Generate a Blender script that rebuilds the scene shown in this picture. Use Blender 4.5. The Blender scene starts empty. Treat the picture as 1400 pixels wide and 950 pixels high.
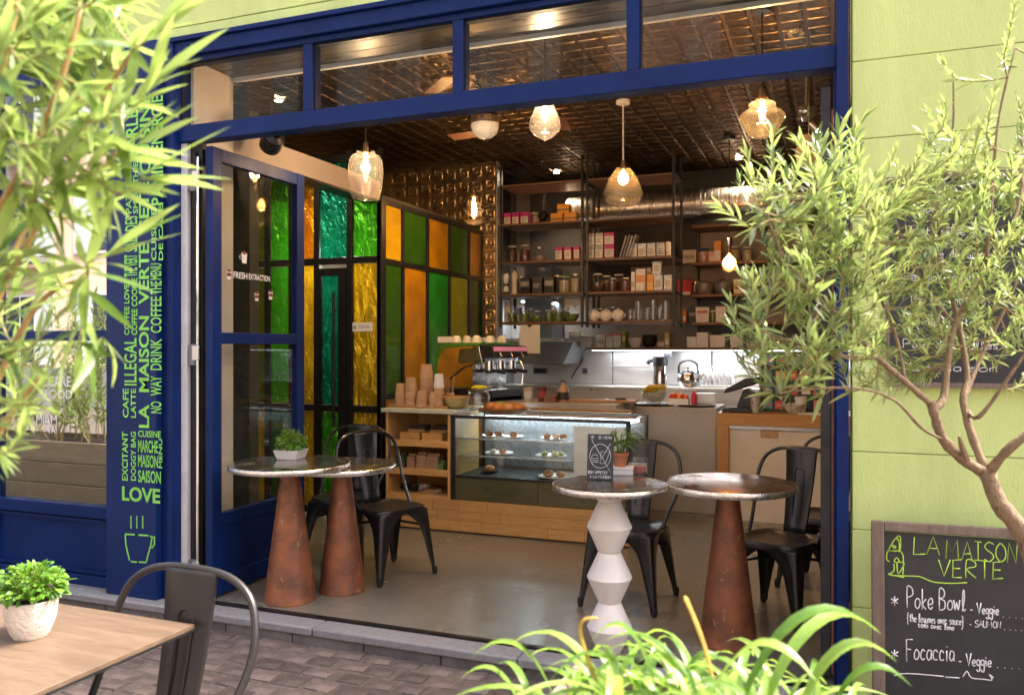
import bpy, math, random
from mathutils import Vector, Matrix, Euler
random.seed(7)
R = math.radians
scene = bpy.context.scene
col = scene.collection
# ------------------------------------------------------------------ camera
CAM = Vector((0.0, -3.634, 1.40))
YAW = R(21.4)
F = 1133.0
cam_d = bpy.data.cameras.new("camera")
cam_d.sensor_width = 36.0
cam_d.lens = F / 1400 * 36.0
cam_d.clip_start = 0.05
cam_d.clip_end = 400
cam_d.dof.use_dof = True
cam_d.dof.focus_distance = 4.3
cam_d.dof.aperture_fstop = 5.0
cam = bpy.data.objects.new("camera", cam_d)
cam.location = CAM
cam.rotation_euler = (R(90), 0, YAW)
col.objects.link(cam)
scene.camera = cam
# ------------------------------------------------------------------ sky, sun, exposure
SUN_EL, SUN_AZ = R(57), R(122)         # sun high over the shop roof, from the right
world = bpy.data.worlds.new("World")
scene.world = world
world.use_nodes = True
wn = world.node_tree
sky = wn.nodes.new("ShaderNodeTexSky")
sky.sky_type = 'NISHITA'
sky.sun_disc = False
sky.sun_elevation = SUN_EL
sky.sun_rotation = R(180) - SUN_AZ
sky.air_density = 0.5
sky.dust_density = 7.0
sky.ozone_density = 0.0
bg = wn.nodes["Background"]
bg.inputs["Strength"].default_value = 0.15
wn.links.new(sky.outputs[0], bg.inputs[0])
sun_d = bpy.data.lights.new("sun", 'SUN')
sun_d.energy = 2.0
sun_d.angle = R(8)
sun_d.color = (1.0, 0.95, 0.87)
sun = bpy.data.objects.new("sun", sun_d)
sdir = Vector((math.sin(SUN_AZ) * math.cos(SUN_EL), -math.cos(SUN_AZ) * math.cos(SUN_EL), math.sin(SUN_EL)))
sun.rotation_euler = sdir.to_track_quat('Z', 'Y').to_euler()
sun.location = (2, -8, 12)
col.objects.link(sun)
scene.view_settings.view_transform = 'Standard'
scene.view_settings.look = 'None'
scene.view_settings.gamma = 1.0
scene.view_settings.exposure = 2.38
scene.render.engine = 'CYCLES'
scene.cycles.use_denoising = True
scene.cycles.max_bounces = 10
scene.cycles.transparent_max_bounces = 24
scene.cycles.glossy_bounces = 4
scene.cycles.sample_clamp_indirect = 6.0
scene.cycles.caustics_reflective = False
scene.cycles.caustics_refractive = False
# ------------------------------------------------------------------ geometry helpers
_fw = Vector((-math.sin(YAW), math.cos(YAW), 0))
_rt = Vector((math.cos(YAW), math.sin(YAW), 0))
def ray(px, py):
    return _fw + _rt * ((px - 700) / F) + Vector((0, 0, (475 - py) / F))
def at(px, py, x=None, y=None, z=None, d=None):
    """the place that a sight line meets: the plane x, y or z = const, or the distance d"""
    v = ray(px, py)
    if x is not None: t = (x - CAM.x) / v.x
    elif y is not None: t = (y - CAM.y) / v.y
    elif z is not None: t = (z - CAM.z) / v.z
    else: t = d
    return CAM + v * t
class MB:
    def __init__(s): s.v = []; s.f = []; s.m = []; s.mi = 0
    def add(s, vs, fs, M=None):
        n = len(s.v)
        s.v += [tuple(M @ Vector(v)) if M is not None else tuple(v) for v in vs]
        s.f += [tuple(i + n for i in f) for f in fs]
        s.m += [s.mi] * len(fs)
        return s
    def box(s, x0, x1, y0, y1, z0, z1, M=None):
        return s.add([(x0,y0,z0),(x1,y0,z0),(x1,y1,z0),(x0,y1,z0),(x0,y0,z1),(x1,y0,z1),(x1,y1,z1),(x0,y1,z1)],
                     [(0,3,2,1),(4,5,6,7),(0,1,5,4),(1,2,6,5),(2,3,7,6),(3,0,4,7)], M)
    def cbox(s, c, d, M=None):
        return s.box(c[0]-d[0]/2, c[0]+d[0]/2, c[1]-d[1]/2, c[1]+d[1]/2, c[2]-d[2]/2, c[2]+d[2]/2, M)
    def lathe(s, prof, n=24, M=None, cap=True):
        vs, fs = [], []
        for r, z in prof:
            for k in range(n):
                a = 2 * math.pi * k / n
                vs.append((r * math.cos(a), r * math.sin(a), z))
        m = len(prof)
        for i in range(m - 1):
            for k in range(n):
                k2 = (k + 1) % n
                fs.append((i*n+k, i*n+k2, (i+1)*n+k2, (i+1)*n+k))
        if cap:
            if prof[0][0] > 1e-5: fs.append(tuple(range(n))[::-1])
            if prof[-1][0] > 1e-5: fs.append(tuple((m-1)*n + k for k in range(n)))
        return s.add(vs, fs, M)
    def tube(s, pts, r, n=8, closed=False, flat=1.0):
        pts = [Vector(p) for p in pts]; m = len(pts)
        rs = r if isinstance(r, (list, tuple)) else [r] * m
        vs, fs = [], []; prev = None
        for i, p in enumerate(pts):
            if closed: t = pts[(i+1) % m] - pts[i-1]
            else: t = pts[min(i+1, m-1)] - pts[max(i-1, 0)]
            t.normalize()
            if prev is None:
                a = Vector((0,0,1)) if abs(t.z) < .9 else Vector((1,0,0))
                u = t.cross(a).normalized()
            else:
                u = (prev - t * prev.dot(t)).normalized()
            prev = u; w = t.cross(u)
            for k in range(n):
                a = 2*math.pi*k/n
                vs.append(p + u*(math.cos(a)*rs[i]) + w*(math.sin(a)*rs[i]*flat))
        for i in range(m if closed else m-1):
            j = (i+1) % m
            for k in range(n):
                k2 = (k+1) % n
                fs.append((i*n+k, i*n+k2, j*n+k2, j*n+k))
        if not closed:
            fs.append(tuple(range(n))[::-1]); fs.append(tuple((m-1)*n+k for k in range(n)))
        return s.add(vs, fs)
    def cyl(s, p0, p1, r0, r1=None, n=12):
        return s.tube([p0, p1], [r0, r0 if r1 is None else r1], n)
    def prism(s, poly, d0, d1, axis='y', M=None):
        """poly in the plane across axis, drawn out from d0 to d1"""
        def P(a, b, d): return {'y': (a, d, b), 'x': (d, a, b), 'z': (a, b, d)}[axis]
        n = len(poly)
        vs = [P(a, b, d0) for a, b in poly] + [P(a, b, d1) for a, b in poly]
        fs = [tuple(range(n)), tuple(range(n, 2*n))[::-1]] + [(i, i+n, (i+1) % n + n, (i+1) % n) for i in range(n)]
        return s.add(vs, fs, M)
    def sphere(s, c, r, n=16, m=10, sz=1.0):
        prof = [(max(1e-6, r*math.sin(math.pi*i/m)), -r*sz*math.cos(math.pi*i/m)) for i in range(m+1)]
        return s.lathe(prof, n, Matrix.Translation(c), cap=False)
    def mesh(s, name, mats, sharp=35):
        me = bpy.data.meshes.new(name)
        me.from_pydata(s.v, [], s.f)
        if not isinstance(mats, (list, tuple)): mats = [mats]
        for m in mats: me.materials.append(m)
        if len(mats) > 1: me.polygons.foreach_set("material_index", s.m)
        me.polygons.foreach_set("use_smooth", [True]*len(me.polygons))
        me.update()
        if sharp < 180: me.set_sharp_from_angle(angle=R(sharp))
        return me
    def build(s, name, mat, parent=None, loc=None, rot=None, bev=0, sharp=35, kind=None):
        o = link(name, s.mesh(name, mat, sharp), parent, loc, rot)
        if bev:
            b = o.modifiers.new("bevel", 'BEVEL'); b.width = bev; b.segments = 2
            b.limit_method = 'ANGLE'; b.angle_limit = R(50)
        if kind: o["kind"] = kind
        return o
def link(name, me, parent=None, loc=None, rot=None, scale=None):
    o = bpy.data.objects.new(name, me)
    col.objects.link(o)
    if parent is not None: o.parent = parent
    if loc is not None: o.location = loc
    if rot is not None: o.rotation_euler = rot if not isinstance(rot, (int, float)) else (0, 0, rot)
    if scale is not None: o.scale = scale
    return o
def tag(o, label=None, cat=None, group=None, kind=None):
    if label: o["label"] = label
    if cat: o["category"] = cat
    if group: o["group"] = group
    if kind: o["kind"] = kind
    return o
def thing(name, label, cat, loc=(0,0,0), rot=0, group=None):
    o = link(name, None, None, loc, rot)
    o.empty_display_size = .05
    return tag(o, label, cat, group)
def copy_tree(o, parent=None):
    c = o.copy(); col.objects.link(c); c.parent = parent
    for ch in list(o.children): copy_tree(ch, c)
    return c
def struct(o): o["kind"] = "structure"; return o
# ------------------------------------------------------------------ materials
def _new(name):
    m = bpy.data.materials.new(name); m.use_nodes = True
    nt = m.node_tree; return m, nt, nt.nodes["Principled BSDF"]
def _coord(nt, sc=(1,1,1), world=False):
    mp = nt.nodes.new("ShaderNodeMapping")
    mp.inputs["Scale"].default_value = sc
    if world:
        g = nt.nodes.new("ShaderNodeNewGeometry"); nt.links.new(g.outputs["Position"], mp.inputs[0])
    else:
        t = nt.nodes.new("ShaderNodeTexCoord"); nt.links.new(t.outputs["Object"], mp.inputs[0])
    return mp.outputs[0]
def _noise(nt, vec, scale, detail=4, rough=.55, dist=0):
    n = nt.nodes.new("ShaderNodeTexNoise")
    n.inputs["Scale"].default_value = scale; n.inputs["Detail"].default_value = detail
    n.inputs["Roughness"].default_value = rough; n.inputs["Distortion"].default_value = dist
    nt.links.new(vec, n.inputs["Vector"]); return n.outputs["Fac"]
def _ramp(nt, fac, stops):
    r = nt.nodes.new("ShaderNodeValToRGB"); e = r.color_ramp.elements
    while len(e) < len(stops): e.new(.5)
    for k, (p, c) in enumerate(stops):
        e[k].position = p; e[k].color = (*c, 1)
    nt.links.new(fac, r.inputs[0]); return r.outputs[0]
def _bump(nt, bsdf, h, strength=.3, dist=.01):
    b = nt.nodes.new("ShaderNodeBump")
    b.inputs["Strength"].default_value = strength; b.inputs["Distance"].default_value = dist
    nt.links.new(h, b.inputs["Height"]); nt.links.new(b.outputs[0], bsdf.inputs["Normal"])
def _mixc(nt, fac, a, b, mode='MIX'):
    m = nt.nodes.new("ShaderNodeMix"); m.data_type = 'RGBA'; m.blend_type = mode
    for s, v in ((m.inputs[0], fac), (m.inputs[6], a), (m.inputs[7], b)):
        if hasattr(v, "links"): nt.links.new(v, s)
        elif isinstance(v, (int, float)): s.default_value = v
        else: s.default_value = (*v, 1)
    return m.outputs[2]
def mat(name, c, rough=.5, metal=0., var=.12, scale=6., stretch=(1,1,1), bump=0., bscale=40., bdist=.004, c2=None, spots=None, rvar=.1, spec=.5, coat=0, emit=0, objvar=0.):
    """a principled surface with uneven colour and gloss, fine relief and optional specks"""
    m, nt, b = _new(name)
    v = _coord(nt, stretch)
    f = _noise(nt, v, scale, 6, .6)
    lo = c2 if c2 else tuple(x * (1 - var) for x in c)
    hi = tuple(min(1, x * (1 + var)) for x in c) if not c2 else c
    colr = _ramp(nt, f, [(.3, lo), (.7, hi)])
    if objvar:
        oi = nt.nodes.new("ShaderNodeObjectInfo")
        vr = _ramp(nt, oi.outputs["Random"], [(0, (1-objvar,)*3), (1, (1+objvar*.6,)*3)])
        colr = _mixc(nt, 1.0, colr, vr, 'MULTIPLY')
    if spots:
        sc, lvl, sc_col = spots
        g = _noise(nt, v, sc, 3, .7)
        mk = _ramp(nt, g, [(lvl, (0,0,0)), (lvl + .05, (1,1,1))])
        colr = _mixc(nt, mk, colr, sc_col)
    nt.links.new(colr, b.inputs["Base Color"])
    rr = _ramp(nt, _noise(nt, v, scale * 2.3, 5), [(.3, (max(0, rough - rvar),)*3), (.7, (min(1, rough + rvar),)*3)])
    nt.links.new(rr, b.inputs["Roughness"])
    b.inputs["Metallic"].default_value = metal
    b.inputs["Specular IOR Level"].default_value = spec
    if coat: b.inputs["Coat Weight"].default_value = coat; b.inputs["Coat Roughness"].default_value = .15
    if emit: b.inputs["Emission Color"].default_value = (*c, 1); b.inputs["Emission Strength"].default_value = emit
    if bump: _bump(nt, b, _noise(nt, v, bscale, 5, .6), bump, bdist)
    return m
def wood(name, c1, c2, rough=.5, scale=3., stretch=(1, 12, 12), bump=.15, objvar=.15):
    m, nt, b = _new(name)
    oi = nt.nodes.new("ShaderNodeObjectInfo")
    v0 = _coord(nt, stretch)
    ad = nt.nodes.new("ShaderNodeVectorMath"); ad.operation = 'ADD'
    sc = nt.nodes.new("ShaderNodeVectorMath"); sc.operation = 'SCALE'; sc.inputs[3].default_value = 37.
    cb = nt.nodes.new("ShaderNodeCombineXYZ")
    for k in range(3): nt.links.new(oi.outputs["Random"], cb.inputs[k])
    nt.links.new(cb.outputs[0], sc.inputs[0]); nt.links.new(v0, ad.inputs[0]); nt.links.new(sc.outputs[0], ad.inputs[1])
    v = ad.outputs[0]
    n1 = _noise(nt, v, scale, 8, .65, .6)
    n2 = _noise(nt, v, scale * 7, 4, .7)
    base = _ramp(nt, n1, [(.28, c2), (.5, tuple((a+b_)/2 for a, b_ in zip(c1, c2))), (.68, c1)])
    fine = _ramp(nt, n2, [(.35, (.78,.76,.74)), (.6, (1,1,1))])
    cc = _mixc(nt, 1., base, fine, 'MULTIPLY')
    vr = _ramp(nt, oi.outputs["Random"], [(0, (1-objvar,)*3), (1, (1.0,)*3)])
    cc = _mixc(nt, 1., cc, vr, 'MULTIPLY')
    nt.links.new(cc, b.inputs["Base Color"])
    nt.links.new(_ramp(nt, n1, [(.3, (rough-.08,)*3), (.7, (rough+.12,)*3)]), b.inputs["Roughness"])
    _bump(nt, b, n2, bump, .002)
    return m
def glass(name, tint=(1,1,1), rough=.0, refl=1.0, dirt=.02, ior=1.45):
    """a thin pane: see-through, mirrors more at a grazing angle, faint smears"""
    m = bpy.data.materials.new(name); m.use_nodes = True; nt = m.node_tree
    nt.nodes.remove(nt.nodes["Principled BSDF"]); out = nt.nodes["Material Output"]
    tr = nt.nodes.new("ShaderNodeBsdfTransparent"); tr.inputs[0].default_value = (*tint, 1)
    gl = nt.nodes.new("ShaderNodeBsdfGlossy"); gl.inputs["Roughness"].default_value = rough
    gl.inputs[0].default_value = (refl, refl, refl, 1)
    lw = nt.nodes.new("ShaderNodeLayerWeight"); f0 = ((ior-1)/(ior+1))**2*2
    pwr = nt.nodes.new("ShaderNodeMath"); pwr.operation = 'POWER'; pwr.inputs[1].default_value = 5
    lw.inputs[0].default_value = .5
    nt.links.new(lw.outputs["Facing"], pwr.inputs[0])
    fr = nt.nodes.new("ShaderNodeMath"); fr.operation = 'MULTIPLY_ADD'; fr.inputs[1].default_value = 1-f0; fr.inputs[2].default_value = f0
    nt.links.new(pwr.outputs[0], fr.inputs[0])
    mx = nt.nodes.new("ShaderNodeMixShader")
    nt.links.new(fr.outputs[0], mx.inputs[0]); nt.links.new(tr.outputs[0], mx.inputs[1]); nt.links.new(gl.outputs[0], mx.inputs[2])
    df = nt.nodes.new("ShaderNodeBsdfDiffuse"); df.inputs[0].default_value = (.7,.68,.62,1)
    m2 = nt.nodes.new("ShaderNodeMixShader")
    d = _ramp(nt, _noise(nt, _coord(nt, world=True), 3., 6, .7), [(.35, (0,0,0)), (.8, (dirt*2,)*3)])
    nt.links.new(d, m2.inputs[0]); nt.links.new(mx.outputs[0], m2.inputs[1]); nt.links.new(df.outputs[0], m2.inputs[2])
    nt.links.new(m2.outputs[0], out.inputs[0])
    return m
def leafmat(name, c_lo, c_hi, back, trans=.45, rough=.4):
    m, nt, b = _new(name)
    out = nt.nodes["Material Output"]
    g = nt.nodes.new("ShaderNodeNewGeometry"); oi = nt.nodes.new("ShaderNodeObjectInfo")
    ad = nt.nodes.new("ShaderNodeMath"); ad.operation = 'ADD'
    fr = nt.nodes.new("ShaderNodeMath"); fr.operation = 'FRACT'
    nt.links.new(g.outputs["Random Per Island"], ad.inputs[0]); nt.links.new(oi.outputs["Random"], ad.inputs[1]); nt.links.new(ad.outputs[0], fr.inputs[0])
    c = _ramp(nt, fr.outputs[0], [(0, c_lo), (.55, tuple((a+b_)/2 for a, b_ in zip(c_lo, c_hi))), (1, c_hi)])
    nz = _ramp(nt, _noise(nt, _coord(nt, world=True), 60., 3), [(.3, (.85,.85,.85)), (.7, (1.1,1.1,1.05))])
    c = _mixc(nt, 1., c, nz, 'MULTIPLY')
    c = _mixc(nt, g.outputs["Backfacing"], c, _mixc(nt, .55, c, back))
    nt.links.new(c, b.inputs["Base Color"]); b.inputs["Roughness"].default_value = rough
    tl = nt.nodes.new("ShaderNodeBsdfTranslucent")
    nt.links.new(_mixc(nt, 1., c, (1.25,1.35,.7), 'MULTIPLY'), tl.inputs[0])
    mx = nt.nodes.new("ShaderNodeMixShader"); mx.inputs[0].default_value = trans
    nt.links.new(b.outputs[0], mx.inputs[1]); nt.links.new(tl.outputs[0], mx.inputs[2]); nt.links.new(mx.outputs[0], out.inputs[0])
    return m
def glow(name, c, s):
    m = bpy.data.materials.new(name); m.use_nodes = True; nt = m.node_tree
    nt.nodes.remove(nt.nodes["Principled BSDF"])
    e = nt.nodes.new("ShaderNodeEmission"); e.inputs[0].default_value = (*c, 1); e.inputs[1].default_value = s
    nt.links.new(e.outputs[0], nt.nodes["Material Output"].inputs[0]); return m
def foil(name, c, metal=.75, rib=False, rough=.28):
    """crinkled coloured film behind glass; the side panes are ribbed glass"""
    m, nt, b = _new(name)
    v = _coord(nt, (1,1,1), world=True)
    f = _noise(nt, v, 5., 4)
    nt.links.new(_ramp(nt, f, [(.25, tuple(x*.7 for x in c)), (.75, tuple(min(1, x*1.15) for x in c))]), b.inputs["Base Color"])
    b.inputs["Metallic"].default_value = metal; b.inputs["Roughness"].default_value = rough
    if rib:
        w = nt.nodes.new("ShaderNodeTexWave"); w.bands_direction = 'Z'; w.inputs["Scale"].default_value = 14; w.inputs["Distortion"].default_value = .6
        nt.links.new(v, w.inputs[0]); _bump(nt, b, w.outputs["Fac"], .35, .004)
    else:
        vo = nt.nodes.new("ShaderNodeTexVoronoi"); vo.feature = 'DISTANCE_TO_EDGE'; vo.inputs["Scale"].default_value = 7
        mp = _coord(nt, (1, 1, .55), world=True)
        n3 = nt.nodes.new("ShaderNodeTexNoise"); n3.inputs["Scale"].default_value = 6; n3.inputs["Detail"].default_value = 3
        nt.links.new(mp, n3.inputs["Vector"])
        nt.links.new(_mixc(nt, .35, mp, n3.outputs["Color"]), vo.inputs["Vector"])
        s = nt.nodes.new("ShaderNodeMath"); s.operation = 'MULTIPLY_ADD'; s.inputs[1].default_value = .5
        nt.links.new(_noise(nt, v, 9., 5, .6, 1.2), s.inputs[0]); nt.links.new(vo.outputs["Distance"], s.inputs[2])
        _bump(nt, b, s.outputs[0], .9, .06)
    b.inputs["Coat Weight"].default_value = .6; b.inputs["Coat Roughness"].default_value = .08
    tl = nt.nodes.new("ShaderNodeBsdfTranslucent"); mx = nt.nodes.new("ShaderNodeMixShader"); mx.inputs[0].default_value = .45
    nt.links.new(b.inputs["Base Color"].links[0].from_socket, tl.inputs[0])
    nt.links.new(b.inputs["Normal"].links[0].from_socket, tl.inputs["Normal"])
    nt.links.new(b.outputs[0], mx.inputs[1]); nt.links.new(tl.outputs[0], mx.inputs[2]); nt.links.new(mx.outputs[0], nt.nodes["Material Output"].inputs[0])
    return m
BLUE = mat("blue_paint", (.003,.019,.108), .45, spec=.2, var=.22, scale=3, bump=.12, bscale=70, spots=(34., .735, (.10,.12,.22)))
BLUE_P = mat("blue_pilaster_paint", (.005,.021,.108), .4, spec=.25, var=.2, scale=2, bump=.08, bscale=50, spots=(60., .77, (.2,.22,.3)))
GREEN_W = mat("green_render", (.61,.75,.28), .9, var=.12, scale=1.3, stretch=(2.5,2.5,.6), bump=.35, bscale=55, bdist=.008, spots=(9., .74, (.53,.66,.23)))
STENCIL = mat("stencil_green", (.23,.66,.10), .5, var=.15, scale=20)
BEAM_M = mat("shaded_beam_plaster", (.40,.33,.27), .85, var=.08, scale=3, bump=.2, bscale=60)  # the beige plaster with the beam's dimmer light put into its colour
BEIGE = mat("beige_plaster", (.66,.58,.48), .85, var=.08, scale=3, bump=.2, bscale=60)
WHITE_TRIM = mat("white_trim", (.75,.74,.70), .5, var=.06)
JAMB = mat("pale_jamb", (.62,.63,.64), .5, var=.12, scale=8)
BLACK_ST = mat("black_steel", (.018,.017,.017), .42, .4, var=.3, scale=12)
CHAIR_B = mat("black_lacquer", (.011,.011,.012), .34, .0, var=.15, scale=9, rvar=.05, coat=.25)
CHAIR_G = mat("gunmetal", (.050,.045,.044), .36, .5, var=.12, scale=5, rvar=.07)
STEEL = mat("stainless_steel", (.62,.62,.61), .34, .92, var=.07, scale=2, stretch=(1,1,3), rvar=.08)
DARKSTEEL = mat("hood_steel", (.20,.22,.25), .38, .8, var=.15, scale=4)
CHROME = mat("chrome", (.78,.77,.75), .12, 1., var=.05)
DUCT = mat("spiral_duct", (.50,.45,.41), .34, .92, var=.15, scale=3, stretch=(8,1,1), rvar=.12)
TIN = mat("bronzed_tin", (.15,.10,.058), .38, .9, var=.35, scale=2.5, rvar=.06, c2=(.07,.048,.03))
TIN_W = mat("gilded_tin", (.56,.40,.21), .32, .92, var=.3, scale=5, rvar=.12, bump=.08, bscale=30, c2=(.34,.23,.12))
SOFFIT = mat("dark_soffit_board", (.060,.046,.034), .33, .35, var=.35, scale=2.5, stretch=(.5,3,1))
GRANITE = mat("granite", (.22,.22,.225), .7, var=.16, scale=30, bump=.3, bscale=60, spots=(120., .62, (.18,.18,.19)))
SETT = mat("sett_stone", (.13,.100,.088), .7, var=.4, scale=14, bump=.6, bscale=30, bdist=.012, objvar=.38, spots=(40., .66, (.24,.19,.17)))
MORTAR = mat("sandy_joint", (.12,.10,.085), .95, var=.3, scale=30, bump=.5, bscale=120, bdist=.01)
RUST = mat("rusted_iron", (.36,.125,.05), .5, .3, var=.3, scale=8, bump=.35, bscale=45, bdist=.004, c2=(.13,.06,.038), spots=(26., .63, (.36,.19,.11)), rvar=.14)
ZINC = mat("worn_zinc_top", (.50,.46,.41), .2, .95, var=.2, scale=4, rvar=.12, bump=.06, bscale=10, c2=(.34,.29,.24))
COPPER_T = mat("copper_brown_top", (.42,.26,.16), .18, .95, var=.25, scale=4, rvar=.1, c2=(.27,.15,.085))
ZINC_RIM = mat("hammered_rim", (.78,.75,.70), .3, .95, var=.15, scale=20, bump=.35, bscale=26, bdist=.006)
PLASTER_W = mat("white_plaster", (.82,.78,.73), .5, var=.05, scale=10, bump=.1, bscale=50)
OAK = wood("oak_slat", (.80,.47,.17), (.62,.33,.105), .45)
OAK_Z = wood("oak_upright", (.78,.46,.18), (.60,.33,.115), .5, stretch=(12,12,1))
PINE_O = wood("orange_pine", (.62,.33,.105), (.50,.235,.06), .42)
SHELFW = wood("dark_shelf_wood", (.27,.13,.055), (.15,.07,.032), .5)
TABLEW = wood("table_laminate", (.17,.113,.075), (.10,.065,.042), .42, scale=2.2, stretch=(1.2,10,10), objvar=0, bump=.08)
TRAYW = wood("tray_wood", (.48,.28,.12), (.34,.18,.07), .5)
GREYWOOD = wood("weathered_frame", (.28,.215,.17), (.15,.11,.085), .75, stretch=(10,1.5,1.5), bump=.4)
PLANTERW = wood("planter_board", (.30,.235,.175), (.18,.14,.105), .7)
FLOOR_M = mat("polished_concrete", (.185,.175,.142), .25, var=.14, scale=1.1, rvar=.05, bump=.04, bscale=8, spots=(5., .70, (.21,.20,.163)), coat=.15)
CONCRETE = mat("raw_concrete", (.40,.385,.355), .7, var=.1, scale=3, bump=.25, bscale=40, spots=(38., .68, (.22,.21,.20)))
STONE_T = mat("grey_stone_top", (.36,.345,.31), .45, var=.12, scale=9, spots=(50., .64, (.25,.24,.22)))
PALE_T = mat("pale_worktop", (.52,.54,.45), .4, var=.1, scale=10)
OLIVE_P = mat("olive_panel", (.10,.095,.045), .35, .2, var=.2, scale=4)
CREAM = mat("cream_panel", (.72,.64,.52), .5, var=.1, scale=3, bump=.1, bscale=20)
DKWALL = mat("dark_taupe_wall", (.042,.035,.03), .7, var=.2, scale=2, bump=.2, bscale=40)
TAUPE = mat("taupe_wall", (.22,.185,.16), .5, var=.15, scale=3, bump=.1, bscale=20)
BOARD = mat("chalkboard", (.022,.024,.025), .62, var=.5, scale=5, rvar=.1, c2=(.036,.038,.038))
CHALK_W = mat("white_chalk", (.80,.80,.82), .95, var=.2, scale=120)
CHALK_G = mat("green_chalk", (.50,.80,.10), .95, var=.2, scale=120)
WHITE_V = mat("white_vinyl", (.8,.8,.8), .5, var=.03)
BROWN_V = mat("brown_vinyl", (.20,.06,.04), .5, var=.1)
GLASS_W = glass("window_glass", (.93,.95,.93), refl=1.0, dirt=.002, ior=1.28)
GLASS_T = glass("transom_glass", (.95,.96,.95), refl=1.0, dirt=.002, ior=1.14)
GLASS_SHOP = glass("shop_window_glass", (.55,.58,.55), refl=1.0, dirt=.006, ior=3.0)
GLASS_C = glass("clear_glass", (.97,.97,.96), dirt=.006, ior=1.5)
GLASS_P = glass("pendant_glass", (.97,.93,.89), dirt=.03, ior=1.5)
GLASS_M = glass("milky_pendant_glass", (.94,.90,.86), dirt=.13, ior=1.5)
GLASS_A = glass("amber_glass", (.96,.76,.48), dirt=.012, ior=1.45)
CERAM = mat("white_ceramic", (.80,.78,.74), .25, var=.04)
PAPER_W = mat("white_paper", (.78,.76,.73), .8, var=.03)
KRAFT = mat("kraft_paper", (.50,.31,.17), .75, var=.1, scale=20, objvar=.15)
TERRA = mat("terracotta", (.50,.19,.085), .8, var=.15, scale=12)
SOIL = mat("soil", (.045,.032,.022), .95, var=.4, scale=60, bump=.8, bscale=80, bdist=.01)
PLASTIC_B = mat("black_plastic", (.015,.015,.016), .4, var=.2)
BARK = mat("olive_bark", (.33,.23,.14), .85, var=.3, scale=35, stretch=(1,1,.5), bump=1.0, bscale=90, bdist=.01, c2=(.17,.12,.075), spots=(55., .60, (.10,.075,.05)))
TWIG = mat("young_twig", (.30,.24,.10), .7, var=.3, scale=30)
LEAF_O = leafmat("olive_leaf", (.06,.105,.03), (.33,.42,.14), (.46,.52,.32), .4, .38)
LEAF_F = leafmat("fresh_leaf", (.085,.165,.028), (.34,.45,.12), (.45,.52,.30), .42, .36)
LEAF_S = leafmat("strap_leaf", (.075,.17,.025), (.29,.43,.095), (.35,.48,.12), .45, .35)
LEAF_B = leafmat("basil_leaf", (.06,.17,.012), (.17,.34,.035), (.2,.34,.06), .35, .4)
LEAF_Y = leafmat("yellowed_leaf", (.42,.28,.06), (.50,.36,.10), (.5,.38,.14), .35, .6)
BULB = glow("warm_bulb", (1.0,.47,.13), 14)
BULB_S = glow("soft_bulb", (1.0,.62,.30), 14)
LED_C = glow("cool_led", (.75,.88,1.0), 6)
SPOTGLOW = glow("spot_lamp_face", (1.0,.80,.55), 30)
def solid(name, c, rough=.5, metal=0.): return mat(name, c, rough, metal, var=.08, scale=15)
_sc = {}
def paint(c, rough=.5, metal=0.):
    k = (tuple(round(x, 3) for x in c), rough, metal)
    if k not in _sc: _sc[k] = solid("painted_%d" % len(_sc), c, rough, metal)
    return _sc[k]
# ------------------------------------------------------------------ the shell of the place
ZS = -0.092          # street level beside the sill
ZC = 3.32           # ceiling
XL, XK, XR = -5.0, -3.41, 0.75
YK, YT, YB = 2.18, 4.23, 5.5
# street: one sheet, setts laid over it
g = MB(); g.box(-150, 150, -150, -.10, ZS-.2, ZS-.006)
ground = struct(g.build("ground", MORTAR))
pav = struct(link("pavement", None))
rs = random.Random(3)
variants = []
for k in range(8):
    a, b_, h = .077, .054, .03
    pts = []
    for (sx, sy) in ((-1,-1),(1,-1),(1,1),(-1,1)):
        pts.append((sx*(a-rs.uniform(0,.016)), sy*(b_-rs.uniform(0,.013))))
    m = MB()
    lo = [(x, y, -.03) for x, y in pts]
    mid = [(x, y, -.004) for x, y in pts]
    hi = [(x*.93, y*.90, rs.uniform(-.003,.003)) for x, y in pts]
    vs = lo + mid + hi + [(0, 0, .0025)]
    fs = [(i, (i+1)%4, 4+(i+1)%4, 4+i) for i in range(4)] + [(4+i, 4+(i+1)%4, 8+(i+1)%4, 8+i) for i in range(4)] + [(8+i, 8+(i+1)%4, 12) for i in range(4)]
    m.add(vs, fs); variants.append(m.mesh("sett", SETT, 50))
rest = MB(); n = 0
for row in range(40):
    y = -.18 - row*.112
    for c_ in range(-40, 22):
        x = c_*.157 + (row % 2)*.078 + rs.uniform(-.012,.012) + .008*math.sin(row*1.7)
        yy = y + .012*math.sin(x*2.1 + row)
        v = Vector((x, yy, ZS)) - CAM
        dd = v.dot(_fw); px = 700 + F*v.dot(_rt)/max(dd, .01); py = 475 - F*v.z/max(dd, .01)
        seen = dd > .3 and 60 < px < 780 and 836 < py < 965
        rot = rs.uniform(-.09,.09); sc = rs.uniform(.92,1.05); dz = rs.uniform(-.004,.004)
        me = variants[rs.randrange(8)]
        if seen and n < 298:
            link("sett", me, pav, (x, yy, ZS+dz), rot, (sc, sc, 1)); n += 1
        elif (row < 18 and abs(x + 1.2) < 3.2):
            M = Matrix.Translation((x, yy, ZS+dz)) @ Matrix.Rotation(rot, 4, 'Z') @ Matrix.Scale(sc, 4)
            rest.add([tuple(p.co) for p in me.vertices], [tuple(f.vertices) for f in me.polygons], M)
rest.build("setts_beyond", SETT, pav, kind="stuff")
BASEB = mat("base_block_stone", (.15,.14,.135), .8, var=.25, scale=12, bump=.4, bscale=50, objvar=.25)
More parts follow.
